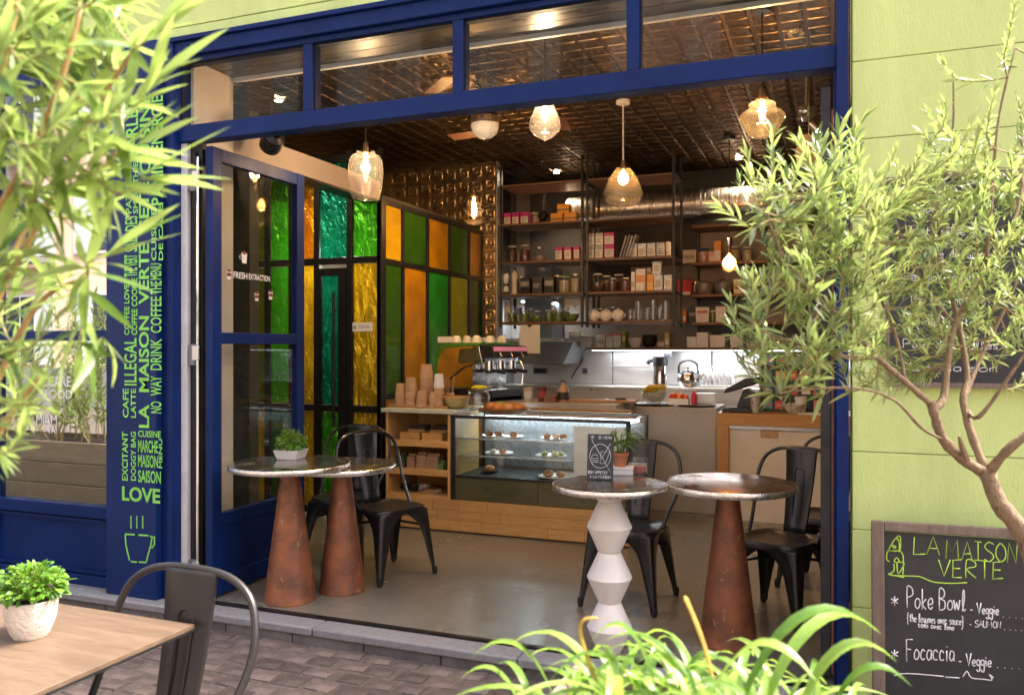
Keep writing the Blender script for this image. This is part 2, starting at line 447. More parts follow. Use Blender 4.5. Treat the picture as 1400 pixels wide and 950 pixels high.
# granite sill stones in front of the shop
sill = struct(link("sill", None))
xs = [-7.2,-6.1,-5.15,-4.45,-3.35,-2.45,-1.35,-.35,.6,1.6,2.8]
for a, b_ in zip(xs, xs[1:]):
    MB().box(a+.003, b_-.003, -.135, .0, -.05, -.004).build("sill_stone", GRANITE, sill, bev=.010)
for k in range(24):
    MB().box(-7.2+k*.42+.003, -7.2+(k+1)*.42-.003, -.118, .0, ZS-.1, -.0505).build("base_block", BASEB, sill, bev=.006)
# floor
g = MB(); g.box(-7, 1.2, .003, YB+.3, -.25, 0); floor = struct(g.build("floor", FLOOR_M))
MB().box(-3.45, .02, .001, .03, -.01, .004).build("threshold_strip", BLACK_ST, floor)
# walls of the room
def wall(name, *b, m=BEIGE): return struct(MB().box(*b).build(name, m))
wl = wall("wall_left", XL-.15, XL, .3, YT+.2, 0, ZC)
pier = wall("wall_pier", XK-.5, XK, .10, .43, 0, ZC)
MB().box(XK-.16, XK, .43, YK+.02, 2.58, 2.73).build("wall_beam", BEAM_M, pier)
MB().box(XK-.155, XK-.004, .432, YK+.02, 2.565, 2.5799).build("beam_underside", BLACK_ST, pier)
wall("wall_right", XR, XR+.15, .05, YB+.2, 0, ZC, m=DKWALL)
wb = wall("wall_back", -3.6, XR+.2, YB, YB+.15, 0, ZC, m=TAUPE)
MB().box(-3.35, XR, YB-.012, YB-.001, 2.72, ZC-.001).box(-3.35, -2.15, YB-.012, YB-.001, 1.985, 2.719).box(-2.149, -1.42, YB-.012, YB-.001, 2.3, 2.719).build("upper_band", DKWALL, wb)
wall("wall_kitchen", -3.75, -3.6, YT+.12, YB+.1, 0, ZC, m=DKWALL)
MB().box(-3.599, -3.59, YT+.13, YB-.01, .9, 1.95).build("steel_panel", STEEL, bpy.data.objects["wall_kitchen"])
wt = wall("wall_tin", XL, -3.25, YT, YT+.12, 0, ZC, m=TIN_W)
# pressed tin: one tile is 3 x 3 stepped squares
def tin_tile(s, k, h):
    m = MB(); c = s/k
    for i in range(k):
        for j in range(k):
            x0, y0 = -s/2 + i*c, -s/2 + j*c
            vs, fs = [], []
            for q, z in ((0,0),(.07,.0),(.10,h*.8),(.16,h),(.22,h),(.28,h*.25),(.36,h*.2),(.42,h*.7)):
                for (a, b_) in ((q,q),(1-q,q),(1-q,1-q),(q,1-q)):
                    vs.append((x0+a*c, y0+b_*c, z))
            nl = len(vs)//4
            for l in range(nl-1):
                for e in range(4):
                    fs.append((l*4+e, l*4+(e+1)%4, (l+1)*4+(e+1)%4, (l+1)*4+e))
            fs.append(tuple(range((nl-1)*4, nl*4)))
            m.add(vs, fs)
    return m
ceil_s = struct(MB().box(XL-.2, XR+.2, .36, YB+.2, ZC, ZC+.2).build("ceiling", DKWALL))
TS = .45
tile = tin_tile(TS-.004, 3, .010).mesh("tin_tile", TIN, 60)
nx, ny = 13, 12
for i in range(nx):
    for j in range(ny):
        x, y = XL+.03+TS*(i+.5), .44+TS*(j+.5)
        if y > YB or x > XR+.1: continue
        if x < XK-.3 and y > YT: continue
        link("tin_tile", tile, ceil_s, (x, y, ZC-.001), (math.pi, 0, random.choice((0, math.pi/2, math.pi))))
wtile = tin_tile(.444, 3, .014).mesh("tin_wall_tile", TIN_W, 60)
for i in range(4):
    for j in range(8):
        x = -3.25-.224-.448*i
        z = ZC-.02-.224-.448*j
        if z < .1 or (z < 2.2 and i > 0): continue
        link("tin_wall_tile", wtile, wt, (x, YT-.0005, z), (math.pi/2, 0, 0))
MB().box(-3.25, -3.235, YT-.02, YT+.13, 0, ZC-.015).build("corner_trim", STEEL, wt)
# soffit behind the transom: dark boards and a white edge strip
sof = struct(MB().box(XK, .07, .06, .43, 3.045, 3.4).build("soffit", DKWALL))
for k in range(3):
    MB().box(XK+.002, .06, .065+k*.12, .181+k*.12, 3.03, 3.046).build("soffit_board", SOFFIT, sof, bev=.002)
MB().box(XK+.001, .06, .428, .452, 3.008, 3.06).build("white_edge_strip", WHITE_TRIM, sof)
# ------------------------------------------------------------------ green facade
fac = thing("green_facade", "lime green rendered street wall scored into wide courses around the shopfront", "wall", (0,0,0))
MB().box(.055, 3.4, .012, .3, ZS, 4.25).build("wall_core", paint((.38,.46,.16), .9), fac)
MB().box(-8.0, .055, .012, .3, 3.115, 4.25).build("wall_core", paint((.38,.46,.16), .9), fac)
MB().box(-8.0, -5.9, .012, .3, ZS, 3.115).build("wall_core", paint((.38,.46,.16), .9), fac)
zz = [ZS-.01] + [.035+.315*k for k in range(1, 18)]
for a, b_ in zip(zz, zz[1:]):
    if b_ < 4.3:
        MB().box(.058, 3.4, -.006, .012, a+.0012, b_-.0012).build("wall_course", GREEN_W, fac, bev=.003)
        if a > 3.0: MB().box(-8.0, .052, -.006, .012, a+.0012, b_-.0012).build("wall_course", GREEN_W, fac, bev=.003)
MB().box(-8.0, .052, -.004, .012, 3.118, 3.182).build("wall_course", GREEN_W, fac, bev=.003)
# ------------------------------------------------------------------ blue shopfront frame
sf = thing("shopfront_frame", "dark blue painted shopfront frame with four glazed transom lights above the opening", "shopfront", (0,0,0))
ZT0, ZT1, ZH0, ZH1 = 2.545, 2.635, 2.985, 3.09
MB().box(-.002, .045, -.03, .10, ZS+.06, ZH1).box(-.012, -.002, .012, .09, 0, ZT0).build("post", BLUE, sf, bev=.003)
MB().box(-3.512, -3.43, -.03, .10, 0, ZH1).box(-3.47,-3.43,-.042,-.03,0,ZH1).build("post", BLUE, sf, bev=.003)
MB().box(-3.43, -.002, .0, .09, ZT0, ZT1).build("transom_bar", BLUE, sf, bev=.004)
MB().box(-3.60, .045, -.028, .10, ZH0+.03, ZH1).box(-3.43, -.002, .002, .088, ZH0, ZH0+.03).build("head_beam", BLUE, sf, bev=.004)
MB().box(-3.60, .06, -.05, .02, ZH1, ZH1+.026).build("drip_moulding", BLUE, sf, bev=.004)
ed = [-3.43] + [at(p, 90, y=.02).x for p in (422.5, 627.5, 866.5)] + [-.002]
for k in range(5):
    w = .028
    a = ed[k] - (w if 0 < k < 4 else 0); b_ = ed[k] + (w if 0 < k < 4 else 0)
    if 0 < k < 4: MB().box(a, b_, .004, .085, ZT1, ZH0).build("mullion", BLUE, sf, bev=.003)
    if k < 4:
        x0, x1 = ed[k] + (w if k else .0), ed[k+1] - (w if k < 3 else 0)
        p = MB().box(x0, x1, .040, .046, ZT1, ZH0).build("pane", GLASS_T, sf)
        fb = MB()
        for (u0,u1,v0,v1) in ((x0,x1,ZT1,ZT1+.010),(x0,x1,ZH0-.010,ZH0),(x0,x0+.008,ZT1+.010,ZH0-.010),(x1-.008,x1,ZT1+.010,ZH0-.010)):
            fb.box(u0+.001, u1-.001, .026, .0395, v0+.001, v1-.001)
        fb.build("glazing_bead", BLACK_ST, p)
# jamb between post and leaf: pale strip, black channel, hinges
jb = thing("door_jamb", "pale and black metal door jamb with three steel hinges beside the blue post", "door jamb", (0,0,0))
MB().box(-3.428, -3.385, .02, .09, 0, ZT0-.003).build("pale_strip", JAMB, jb, bev=.002)
MB().box(-3.384, -3.30, .045, .08, 0, ZT0-.003).box(-3.352,-3.335,.03,.045,.04,ZT0-.05).build("black_channel", BLACK_ST, jb, bev=.002)
MB().cyl((-3.318,.028,.12),(-3.318,.028,2.46),.010,n=10).build("bolt_rod", CHROME, jb)
for z in (.16, 1.36, 2.33):
    h = MB().box(-3.365,-3.325,.012,.03,z-.06,z+.06).build("hinge", DARKSTEEL, jb, bev=.003)
    MB().box(-3.335,-3.29,.002,.016,z-.03,z+.05).build("hinge_leaf", STEEL, h, bev=.002)
# ------------------------------------------------------------------ open door leaf (folded back, square to the front)
def door_leaf(name, label, x0, x1, y0, y1, ztop, rails, m, panes=True):
    t = thing(name, label, "door", (0,0,0))
    s = .075
    MB().box(x0,x1,y0,y0+s,.015,ztop).build("stile", m, t, bev=.003)
    MB().box(x0,x1,y1-s,y1,.015,ztop).build("stile", m, t, bev=.003)
    for (a, b_) in rails: MB().box(x0+.002,x1-.002,y0+s,y1-s,a,b_).build("rail", m, t, bev=.003)
    return t
dl = door_leaf("door_leaf", "blue glazed door leaf folded open with coffee cup stickers on its glass", -3.262, -3.215, .03, .88, 2.515,
     ((.015,.12),(.40,.47),(1.42,1.485),(2.44,2.515)), BLUE)
MB().box(-3.250,-3.228,.105,.805,.12,.40).build("kick_panel", BLUE, dl)
for (a, b_) in ((.47,1.42),(1.485,2.44)):
    MB().box(-3.241,-3.236,.105,.805,a,b_).build("pane", GLASS_W, dl)
MB().box(-3.266,-3.2625,.032,.05,.03,2.5).build("edge_seal", BLACK_ST, dl)
# stickers on the leaf, facing the room side that the street sees
XS_ = -3.2345
def sticker_cup(px, py, s, n, lid):
    p = at(px, py, x=XS_)
    t = link("cup_sticker", None, dl, p)
    a = MB(); q = [(-.5*s,.62*s),(.5*s,.62*s),(.38*s,-.62*s),(-.38*s,-.62*s)]
    a.prism(q, 0, .0006, 'x'); a.build("cup_shape", WHITE_V, t)
    b_ = MB(); el = [(.42*s*math.cos(k*math.pi/8), .62*s + .2*s*math.sin(k*math.pi/8)) for k in range(16)]
    b_.prism(el, .0007, .0012, 'x')
    if lid: b_.prism([(-.44*s,.3*s),(.44*s,.3*s),(.40*s,-.2*s),(-.40*s,-.2*s)], .0007, .0012, 'x')
    b_.build("coffee_shape", BROWN_V, t)
    if not lid:
        hb = MB(); hb.tube([(.0006,-.45*s,.3*s),(.0006,-.8*s,.25*s),(.0006,-.8*s,-.1*s),(.0006,-.42*s,-.25*s)], .07*s, 6, flat=.4); hb.build("handle_shape", WHITE_V, t)
sticker_cup(334, 353, .050, 0, False); sticker_cup(313, 376, .040, 1, True); sticker_cup(351, 406, .038, 2, True); sticker_cup(370, 404, .040, 3, True)
# ------------------------------------------------------------------ right-hand leaves, folded away
dr = door_leaf("folded_door", "dark steel door leaf folded back edge-on at the right of the opening", -.064, -.022, .10, .92, 2.50,
     ((.015,.12),(1.42,1.48),(2.43,2.50)), mat("dark_door_paint", (.035,.04,.045), .4, .3, var=.3, scale=5))
MB().box(-.045,-.040,.17,.85,.12,1.42).build("pane", GLASS_W, dr)
MB().box(-.045,-.040,.17,.85,1.48,2.43).build("pane", GLASS_W, dr)
MB().box(-.021,-.013,.095,.115,.03,2.4).build("rubber_seal", paint((.25,.09,.04), .6), dr)
# ------------------------------------------------------------------ left shop window
sw = thing("shop_window", "blue framed shop window with panelled base reflecting the street, left of the lettered pilaster", "shop window", (0,0,0))
X0, X1 = -5.9, -3.885
for (a, b_, zz0, zz1, nm) in ((X0,X1,0,.06,"bottom_rail"),(X0,X1,.40,.47,"sill_rail"),(X0,X1,1.44,1.50,"middle_rail"),(X0,X1,2.56,2.64,"transom_bar"),(X0,X1,2.98,3.09,"head_rail")):
    MB().box(a,b_,-.012,.07,zz0,zz1).build(nm, BLUE, sw, bev=.004)
for x in (X0, -4.93, X1-.05):
    MB().box(x,x+.05,-.010,.068,.06,2.98).build("stile", BLUE, sw, bev=.003)
for (a, b_) in ((-5.85,-4.93),(-4.88,-3.935)):
    MB().box(a,b_,.02,.05,.06,.40).build("base_panel", BLUE, sw)
    MB().box(a,a+.02,.004,.0195,.07,.39).box(b_-.02,b_,.004,.0195,.07,.39).box(a+.02,b_-.02,.004,.0195,.37,.39).box(a+.02,b_-.02,.004,.0195,.07,.09).build("panel_bead", BLUE, sw)
    for (c_, d_) in ((.47,1.44),(1.50,2.56),(2.64,2.98)):
        MB().box(a,b_,.03,.036,c_,d_).build("pane", GLASS_SHOP, sw)
MB().box(-3.93,-3.915,-.03,-.012,1.06,1.13).build("lock_plate", STEEL, sw, bev=.002)
MB().box(X0,X1,-.03,.0,-.0035,.0).build("threshold_fillet", GRANITE, sw)
# dim store room behind that window
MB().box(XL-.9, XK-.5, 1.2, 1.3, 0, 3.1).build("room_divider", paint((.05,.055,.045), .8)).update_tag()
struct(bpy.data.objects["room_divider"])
# ------------------------------------------------------------------ lettered pilaster
pil = thing("lettered_pilaster", "blue pilaster covered in bright green stencilled coffee words and a cup", "pilaster", (0,0,0))
PY = -.075
MB().box(-3.885, -3.515, PY, .05, -.003, ZH1+.02).build("shaft", BLUE_P, pil, bev=.006)
# ------------------------------------------------------------------ lettering
_tc = {}
def text_data(s, bold=.012):
    """outline of a line of plain letters: vertices, faces and extent"""
    if (s, bold) in _tc: return _tc[(s, bold)]
    cu = bpy.data.curves.new("t", 'FONT'); cu.body = s; cu.size = 1; cu.offset = bold; cu.resolution_u = 3
    o = bpy.data.objects.new("t", cu); col.objects.link(o)
    dg = bpy.context.evaluated_depsgraph_get(); dg.update()
    me = bpy.data.meshes.new_from_object(o.evaluated_get(dg))
    vs = [tuple(v.co) for v in me.vertices]; fs = [tuple(p.vertices) for p in me.polygons]
    bpy.data.objects.remove(o); bpy.data.curves.remove(cu); bpy.data.meshes.remove(me)
    xs = [v[0] for v in vs]; ys = [v[1] for v in vs]
    _tc[(s, bold)] = (vs, fs, (min(xs), max(xs), min(ys), max(ys)))
    return _tc[(s, bold)]
def letter(s, O, U, V, mat_, parent, name="lettering", bold=.012):
    """fit the words into the rectangle O, O+U, O+V (thickness towards U x V)"""
    vs, fs, (a, b, c, d) = text_data(s, bold)
    n = U.cross(V).normalized()*.0008
    m = MB(); k = len(vs)
    pts = [O + U*((x-a)/(b-a)) + V*((y-c)/(d-c)) + n for x, y, z in vs]
    m.add([tuple(p) for p in pts], fs)
    return m.build(name, mat_, parent, sharp=180)
def pl(px, py): return at(px, py, y=PY-.0012)
def vtext(s, x0, x1, ytop, ybot, bold=.012):      # reads upwards
    O = pl(x1, ybot); U = pl(x1, ytop) - O; V = pl(x0, ybot) - O
    U = Vector((0,0,U.z)); V = Vector((V.x,0,0))
    letter(s, O, U, V, STENCIL, pil, bold=bold)
def htext(s, x0, x1, y0, y1, bold=.012):
    O = pl(x0, y1); U = Vector((pl(x1, y1).x - O.x,0,0)); V = Vector((0,0,pl(x0, y0).z - O.z))
    letter(s, O, U, V, STENCIL, pil, bold=bold)
htext("LOVE", 167, 219, 664, 684, .03)
htext("SAISON", 189, 220, 642, 659, .02)
htext("MAISON", 189, 216, 621, 638, .02)
htext("MARCHE", 189, 216, 601, 618, .02)
htext("CUISINE", 189, 220, 588, 597, .02)
vtext("EXCITANT", 167, 175, 590, 657, .02)
vtext("DOGGY BAG", 179, 186, 590, 657, .02)
vtext("MENU", 217, 222, 600, 640, .02)
vtext("CAFE", 168, 176, 531, 571, .02)
vtext("LATTE", 179, 186, 531, 571, .02)
vtext("ILLEGAL", 170, 187, 462, 527, .015)
vtext("LA", 190, 204, 553, 585, .025); vtext("MAISON", 190, 204, 432, 536, .025); vtext("VERTE", 190, 204, 333, 416, .025); vtext("SETE", 190, 204, 248, 314, .025)
vtext("CUISINE", 191, 206, 128, 238, .025)
vtext("NO", 206, 221, 549, 565, .015); vtext("WAY", 206, 221, 514, 541, .015); vtext("DRINK", 206, 221, 463, 506, .015); vtext("COFFEE", 206, 221, 405, 455, .015)
vtext("THE", 206, 221, 384, 402, .02)
vtext("MENU", 206, 221, 360, 382, .02)
vtext("DE CAFE", 217, 223, 280, 356, .02)
vtext("CUISINE", 207, 214, 285, 356, .02)
vtext("PANINI", 207, 223, 210, 280, .02)
vtext("ENERGIE", 207, 223, 130, 206, .02)
vtext("COFFEE LOVE", 170, 177, 388, 458, .02)
vtext("COFFEE COOKIE", 180, 188, 380, 458, .02)
vtext("THE VERT", 170, 188, 348, 378, .02)
vtext("SALADES", 171, 188, 295, 344, .015)
vtext("PATISSERIE", 172, 180, 215, 292, .02)
vtext("SMOOTHIES", 182, 189, 215, 292, .02)
vtext("PARLER", 172, 189, 135, 212, .02)
def pilline(pts, w=.006, closed=False):
    m = MB(); m.tube([pl(*p) for p in pts], w/2, 6, closed, flat=1); m.v = [(x, min(PY+.0005, max(PY-.0015, y)), z) for x, y, z in m.v]
    return m
for x in (179, 187, 195):
    pilline([(x,705),(x,722)], .008).build("steam_line", STENCIL, pil)
cup = pilline([(171,730),(184,730.5)], .010)
for seg in ([(189,731),(203,732)], [(171,731),(172,745),(177,766)], [(179,767.5),(187,768)], [(190,768),(200,768.5)], [(200,767),(206,745),(208,733)], [(205,733),(211,734),(211,744),(207,749)]):
    cup.add(*(lambda q: (q.v, q.f))(pilline(seg, .010)))
cup.build("cup_outline", STENCIL, pil)
# words on the open door leaf
O = at(318, 381, x=XS_); 
def leafword(s, px0, px1, py0, py1, nm="lettering"):
    a = at(px0, py1, x=XS_); b = at(px1, py1, x=XS_)
    letter(s, a, Vector((0, b.y-a.y, 0)), Vector((0, 0, at(px0, py0, x=XS_).z - a.z)), WHITE_V, dl, nm, .02)
leafword("FRESH", 319, 338, 371, 380); leafword("EXTRACTION", 340, 369, 374, 382)
# words on the shop window
def winword(s, px0, px1, py0, py1):
    a = at(px0, py1, y=.0285)
    letter(s, a, Vector((at(px1, py1, y=.0285).x-a.x,0,0)), Vector((0,0,at(px0, py0, y=.0285).z-a.z)), WHITE_V, sw, bold=.01)
winword("street", 70, 88, 502, 510); winword("CARE", 66, 97, 514, 528); winword("FOOD", 62, 99, 532, 544)
winword("MIAM", 50, 78, 566, 580); winword("TA!", 65, 78, 584, 592)
# ---- chalk: letters drawn as strokes on a 0..1 grid
G = {
'L':[[(.1,1),(.05,0),(.6,.05)]], 'A':[[(0,0),(.3,1),(.6,0)],[(.12,.35),(.5,.37)]], 'M':[[(0,0),(.08,1),(.35,.35),(.65,1),(.75,0)]],
'I':[[(.25,1),(.25,0)],[(.05,1),(.45,1)],[(.05,0),(.45,0)]], 'S':[[(.55,.9),(.3,1),(.05,.8),(.15,.58),(.45,.45),(.55,.22),(.3,0),(.02,.1)]],
'O':[[(.3,1),(.05,.75),(.03,.3),(.28,0),(.55,.2),(.58,.7),(.3,1)]], 'N':[[(0,0),(.08,1),(.5,0),(.58,1)]], 'V':[[(0,1),(.28,0),(.58,1)]],
'E':[[(.5,1),(.05,.97),(.03,0),(.52,.03)],[(.05,.5),(.42,.52)]], 'R':[[(.03,0),(.05,1),(.45,.92),(.5,.65),(.06,.5),(.55,0)]], 'T':[[(0,1),(.6,.97)],[(.3,1),(.28,0)]],
'P':[[(.08,0),(.06,1),(.45,.95),(.5,.65),(.08,.5)]], 'B':[[(.05,0),(.05,1),(.42,.92),(.4,.62),(.06,.53),(.48,.4),(.45,.06),(.05,0)]], 'F':[[(.1,-.1),(.08,1),(.6,.97)],[(.08,.5),(.45,.5)]],
'o':[[(.25,.5),(.05,.35),(.06,.1),(.25,0),(.42,.15),(.42,.38),(.25,.5)]], 'k':[[(.08,0),(.1,.95)],[(.42,.48),(.12,.22),(.42,0)]], 'e':[[(.06,.25),(.4,.3),(.32,.5),(.1,.42),(.05,.15),(.22,0),(.42,.1)]],
'w':[[(0,.5),(.12,0),(.25,.4),(.38,0),(.52,.5)]], 'l':[[(.05,0),(.2,.5),(.22,.95),(.1,.9),(.08,.3),(.2,0),(.32,.08)]], 'g':[[(.4,.45),(.15,.5),(.05,.25),(.2,.05),(.4,.25),(.42,.48),(.4,-.3),(.2,-.42),(.05,-.28)]],
'i':[[(.12,.5),(.12,0)],[(.12,.68),(.13,.74)]], 'c':[[(.4,.42),(.2,.5),(.04,.28),(.15,.02),(.4,.08)]], 'a':[[(.38,.45),(.15,.48),(.04,.22),(.2,0),(.38,.2),(.4,.5),(.42,.02)]],
'-':[[(.05,.3),(.35,.3)]], '.':[[(.1,0),(.14,.03)]], '*':[[(.3,.1),(.3,.8)],[(.02,.25),(.58,.65)],[(.02,.65),(.58,.25)]], 'U':[[(.03,1),(.05,.2),(.28,0),(.5,.2),(.52,1)]],
's':[[(.36,.45),(.15,.5),(.08,.35),(.33,.18),(.25,0),(.04,.06)]], 'u':[[(.05,.5),(.08,.08),(.25,0),(.38,.2),(.4,.5),(.42,0)]], 'r':[[(.08,0),(.08,.5)],[(.08,.3),(.2,.5),(.35,.45)]], 'n':[[(.06,0),(.06,.5)],[(.06,.35),(.25,.5),(.38,.35),(.4,0)]],
'm':[[(.04,0),(.05,.5)],[(.05,.35),(.18,.5),(.28,.3),(.28,0)],[(.28,.35),(.42,.5),(.52,.3),(.52,0)]], 't':[[(.2,.85),(.18,.1),(.35,.02)],[(.02,.55),(.38,.55)]], 'v':[[(.02,.5),(.18,0),(.36,.5)]],
'{':[[(.35,1.05),(.15,.9),(.2,.55),(.05,.4),(.2,.25),(.15,-.15),(.35,-.3)]], '}':[[(.05,1.05),(.25,.9),(.2,.55),(.35,.4),(.2,.25),(.25,-.15),(.0,-.5)]], 'h':[[(.06,0),(.08,.95)],[(.06,.3),(.25,.5),(.38,.35),(.4,0)]], 'd':[[(.38,.42),(.15,.5),(.05,.22),(.2,0),(.38,.2)],[(.4,.95),(.42,0)]], 'p':[[(.06,-.4),(.06,.5)],[(.06,.4),(.3,.5),(.4,.25),(.25,0),(.06,.1)]],
}
ADV = {'M':.95,'i':.3,'.':.3,'l':.38,'-':.55,'I':.6,' ':.4,'w':.65,'m':.65,'*':.9,'t':.48,'r':.45,'s':.48}
def smooth(p, n=4):
    if len(p) < 3: return p
    out = []
    for i in range(len(p)-1):
        p0, p1, p2, p3 = p[max(i-1,0)], p[i], p[i+1], p[min(i+2, len(p)-1)]
        for k in range(n):
            t = k/n
            out.append(tuple(.5*((2*b)+(-a+c)*t+(2*a-5*b+4*c-d)*t*t+(-a+3*b-3*c+d)*t**3) for a, b, c, d in zip(p0, p1, p2, p3)))
    return out + [p[-1]]
def strokes(m, lines, to3d, w):
    """flat chalk ribbons along polylines given in board units"""
    for ln in lines:
        pts = [to3d(*p) for p in ln]
        m.tube(pts, w/2, 5)
def chalk(s, px, py, wpx, hpx, slope, to3d, mat_, parent, w=.004, jit=.03, name="chalk_writing"):
    rj = random.Random(hash(s) % 1000 if False else sum(map(ord, s)))
    tot = sum(ADV.get(c, .68 if c.isupper() else .52) for c in s)
    k = wpx/tot; x = px; m = MB()
    for c in s:
        for st in G.get(c, []):
            caps = c.isupper()
            q = [(a + rj.uniform(-jit, jit)*.6, b + rj.uniform(-jit, jit)) for a, b in st]
            q = smooth(q, 3) if (not caps or c in 'SOBRPU') else q
            strokes(m, [[(x + a*k, py + (x + a*k - px)*slope - b*hpx) for a, b in q]], to3d, w)
        x += ADV.get(c, .68 if c.isupper() else .52)*k
    return m.build(name, mat_, parent, sharp=180)
def flatten(o, P0, N, t=.0012):
    for v in o.data.vertices:
        d = (v.co - P0).dot(N)
        v.co = v.co - N*d + N*max(-.0005, min(t, d))
# ------------------------------------------------------------------ menu board leaning by the wall
mb = thing("menu_board", "framed black chalk menu board headed in green chalk, standing by the green wall", "menu board", (0,0,0))
BA = R(4); BU = Vector((math.cos(BA), math.sin(BA), 0)); TL = R(4)
BN = Vector((math.sin(BA)*math.cos(TL), -math.cos(BA)*math.cos(TL), math.sin(TL)))
BV = BN.cross(BU).normalized(); BV = BV if BV.z > 0 else -BV
BO = at(1191, 711, y=-.18)
def bpt(u, v, n=0): return BO + BU*u + BV*v + BN*n
BW, BH = .60, (BO.z - ZS)/BV.z
def bbox(u0,u1,v0,v1,n0,n1):
    m = MB()
    vs = [bpt(u,v,n) for n in (n0,n1) for (u,v) in ((u0,v0),(u1,v0),(u1,v1),(u0,v1))]
    return m.add(vs, [(0,3,2,1),(4,5,6,7),(0,1,5,4),(1,2,6,5),(2,3,7,6),(3,0,4,7)])
bbox(.04,BW-.04,-BH+.10,-.04,-.012,.0).build("board_face", BOARD, mb)
fw_ = .044
bbox(0,fw_,-BH,-.0,-.016,.012).build("frame_stile", GREYWOOD, mb, bev=.004)
bbox(BW-fw_,BW,-BH,0,-.016,.012).build("frame_stile", GREYWOOD, mb, bev=.004)
bbox(fw_+.001,BW-fw_-.001,-.036,0,-.015,.011).build("frame_rail", GREYWOOD, mb, bev=.004)
bbox(fw_+.001,BW-fw_-.001,-BH+.08,-BH+.08+fw_,-.015,.011).build("frame_rail", GREYWOOD, mb, bev=.004)
def onboard(px, py):
    v = ray(px, py); t = (BO - CAM).dot(BN)/v.dot(BN); return CAM + v*t + BN*.0008
def bchalk(s, px, py, w, h, sl=.1, m=CHALK_W, wd=.0042, jit=.03): 
    o = chalk(s, px, py, w, h, sl, onboard, m, mb, wd, jit); flatten(o, BO, BN); return o
bchalk("LA", 1247, 757, 40, 24, .03, CHALK_G); bchalk("MAISON", 1293, 764, 100, 26, .05, CHALK_G); bchalk("VERTE", 1283, 788, 92, 24, .04, CHALK_G)
house = MB()
for st in ([(1214,752),(1226,734),(1229,752),(1214,752)],[(1226,738),(1227,733),(1231,734),(1231,752)],[(1220,745),(1225,747),(1222,749),(1220,746)],[(1213,753),(1212,764),(1216,767)],[(1214,753),(1232,754),(1235,770),(1234,788)],[(1222,766),(1226,762),(1229,766),(1226,769),(1222,766)],[(1222,770),(1222,780),(1215,785),(1225,787),(1236,789)],[(1226,770),(1228,784),(1236,770),(1229,768)],[(1214,784),(1222,786),(1240,787),(1258,788),(1275,795),(1300,797),(1322,796)]):
    strokes(house, [smooth(st, 3)], onboard, .004)
flatten(house.build("house_drawing", CHALK_G, mb, sharp=180), BO, BN)
bchalk("*", 1218, 829, 15, 18, .0); bchalk("Poke Bowl", 1239, 831, 82, 29, .05); bchalk("- Veggie", 1326, 838, 40, 15, .06); bchalk(". . . .", 1370, 843, 30, 8, .08)
bchalk("{the legumes avec sauce}", 1240, 849, 78, 12, .07, wd=.003); bchalk("semi avec lime", 1255, 857, 50, 9, .09, wd=.003)
bchalk("- SAUMON", 1325, 856, 44, 9, .06, wd=.003); bchalk(". . . .", 1372, 860, 26, 7, .06)
bchalk("*", 1218, 901, 15, 17, .0); bchalk("Focaccia", 1238, 901, 68, 28, .04); bchalk("- Veggie", 1310, 909, 46, 17, .05); bchalk(". . . .", 1362, 912, 34, 8, .06)
ul = MB()
for st in ([(1222,923),(1240,920),(1290,924)],[(1292,925),(1312,926)],[(1316,925),(1322,917),(1328,926),(1345,928),(1356,929),(1352,921),(1358,926)]):
    strokes(ul, [smooth(st, 3)], onboard, .004)
flatten(ul.build("chalk_flourish", CHALK_W, mb, sharp=180), BO, BN)
# ------------------------------------------------------------------ board fixed on the wall behind the olive tree
wbd = thing("wall_chalkboard", "black chalkboard with white writing fixed on the green wall behind the olive tree", "chalkboard", (0,0,0))
a = at(1216, 250, y=-.03); b = at(1216, 522, y=-.03)
MB().box(a.x, a.x+1.25, -.03, -.008, b.z, a.z).build("board_face", BOARD, wbd)
MB().box(a.x-.01, a.x+1.26, -.036, -.007, b.z-.02, b.z).box(a.x-.01, a.x+1.26, -.036, -.007, a.z, a.z+.02).box(a.x-.012, a.x, -.036, -.007, b.z, a.z).build("board_frame", GREYWOOD, wbd)
def onwall(px, py): return at(px, py, y=-.0305)
for k, s in enumerate(("Salade verte", "Tarte salee du chef", "Soupe du moment", "Cafe gourmand", "The vert nature", "Sirop et citron", "Pain des halles", "La maison")):
    y = 290 + k*31
    s2 = "".join(c for c in s if c in G or c == ' ')
    chalk(s2, 1234+(k%3)*8, y, 90+(k*37)%45, 12, .012, onwall, CHALK_W, wbd, .003)
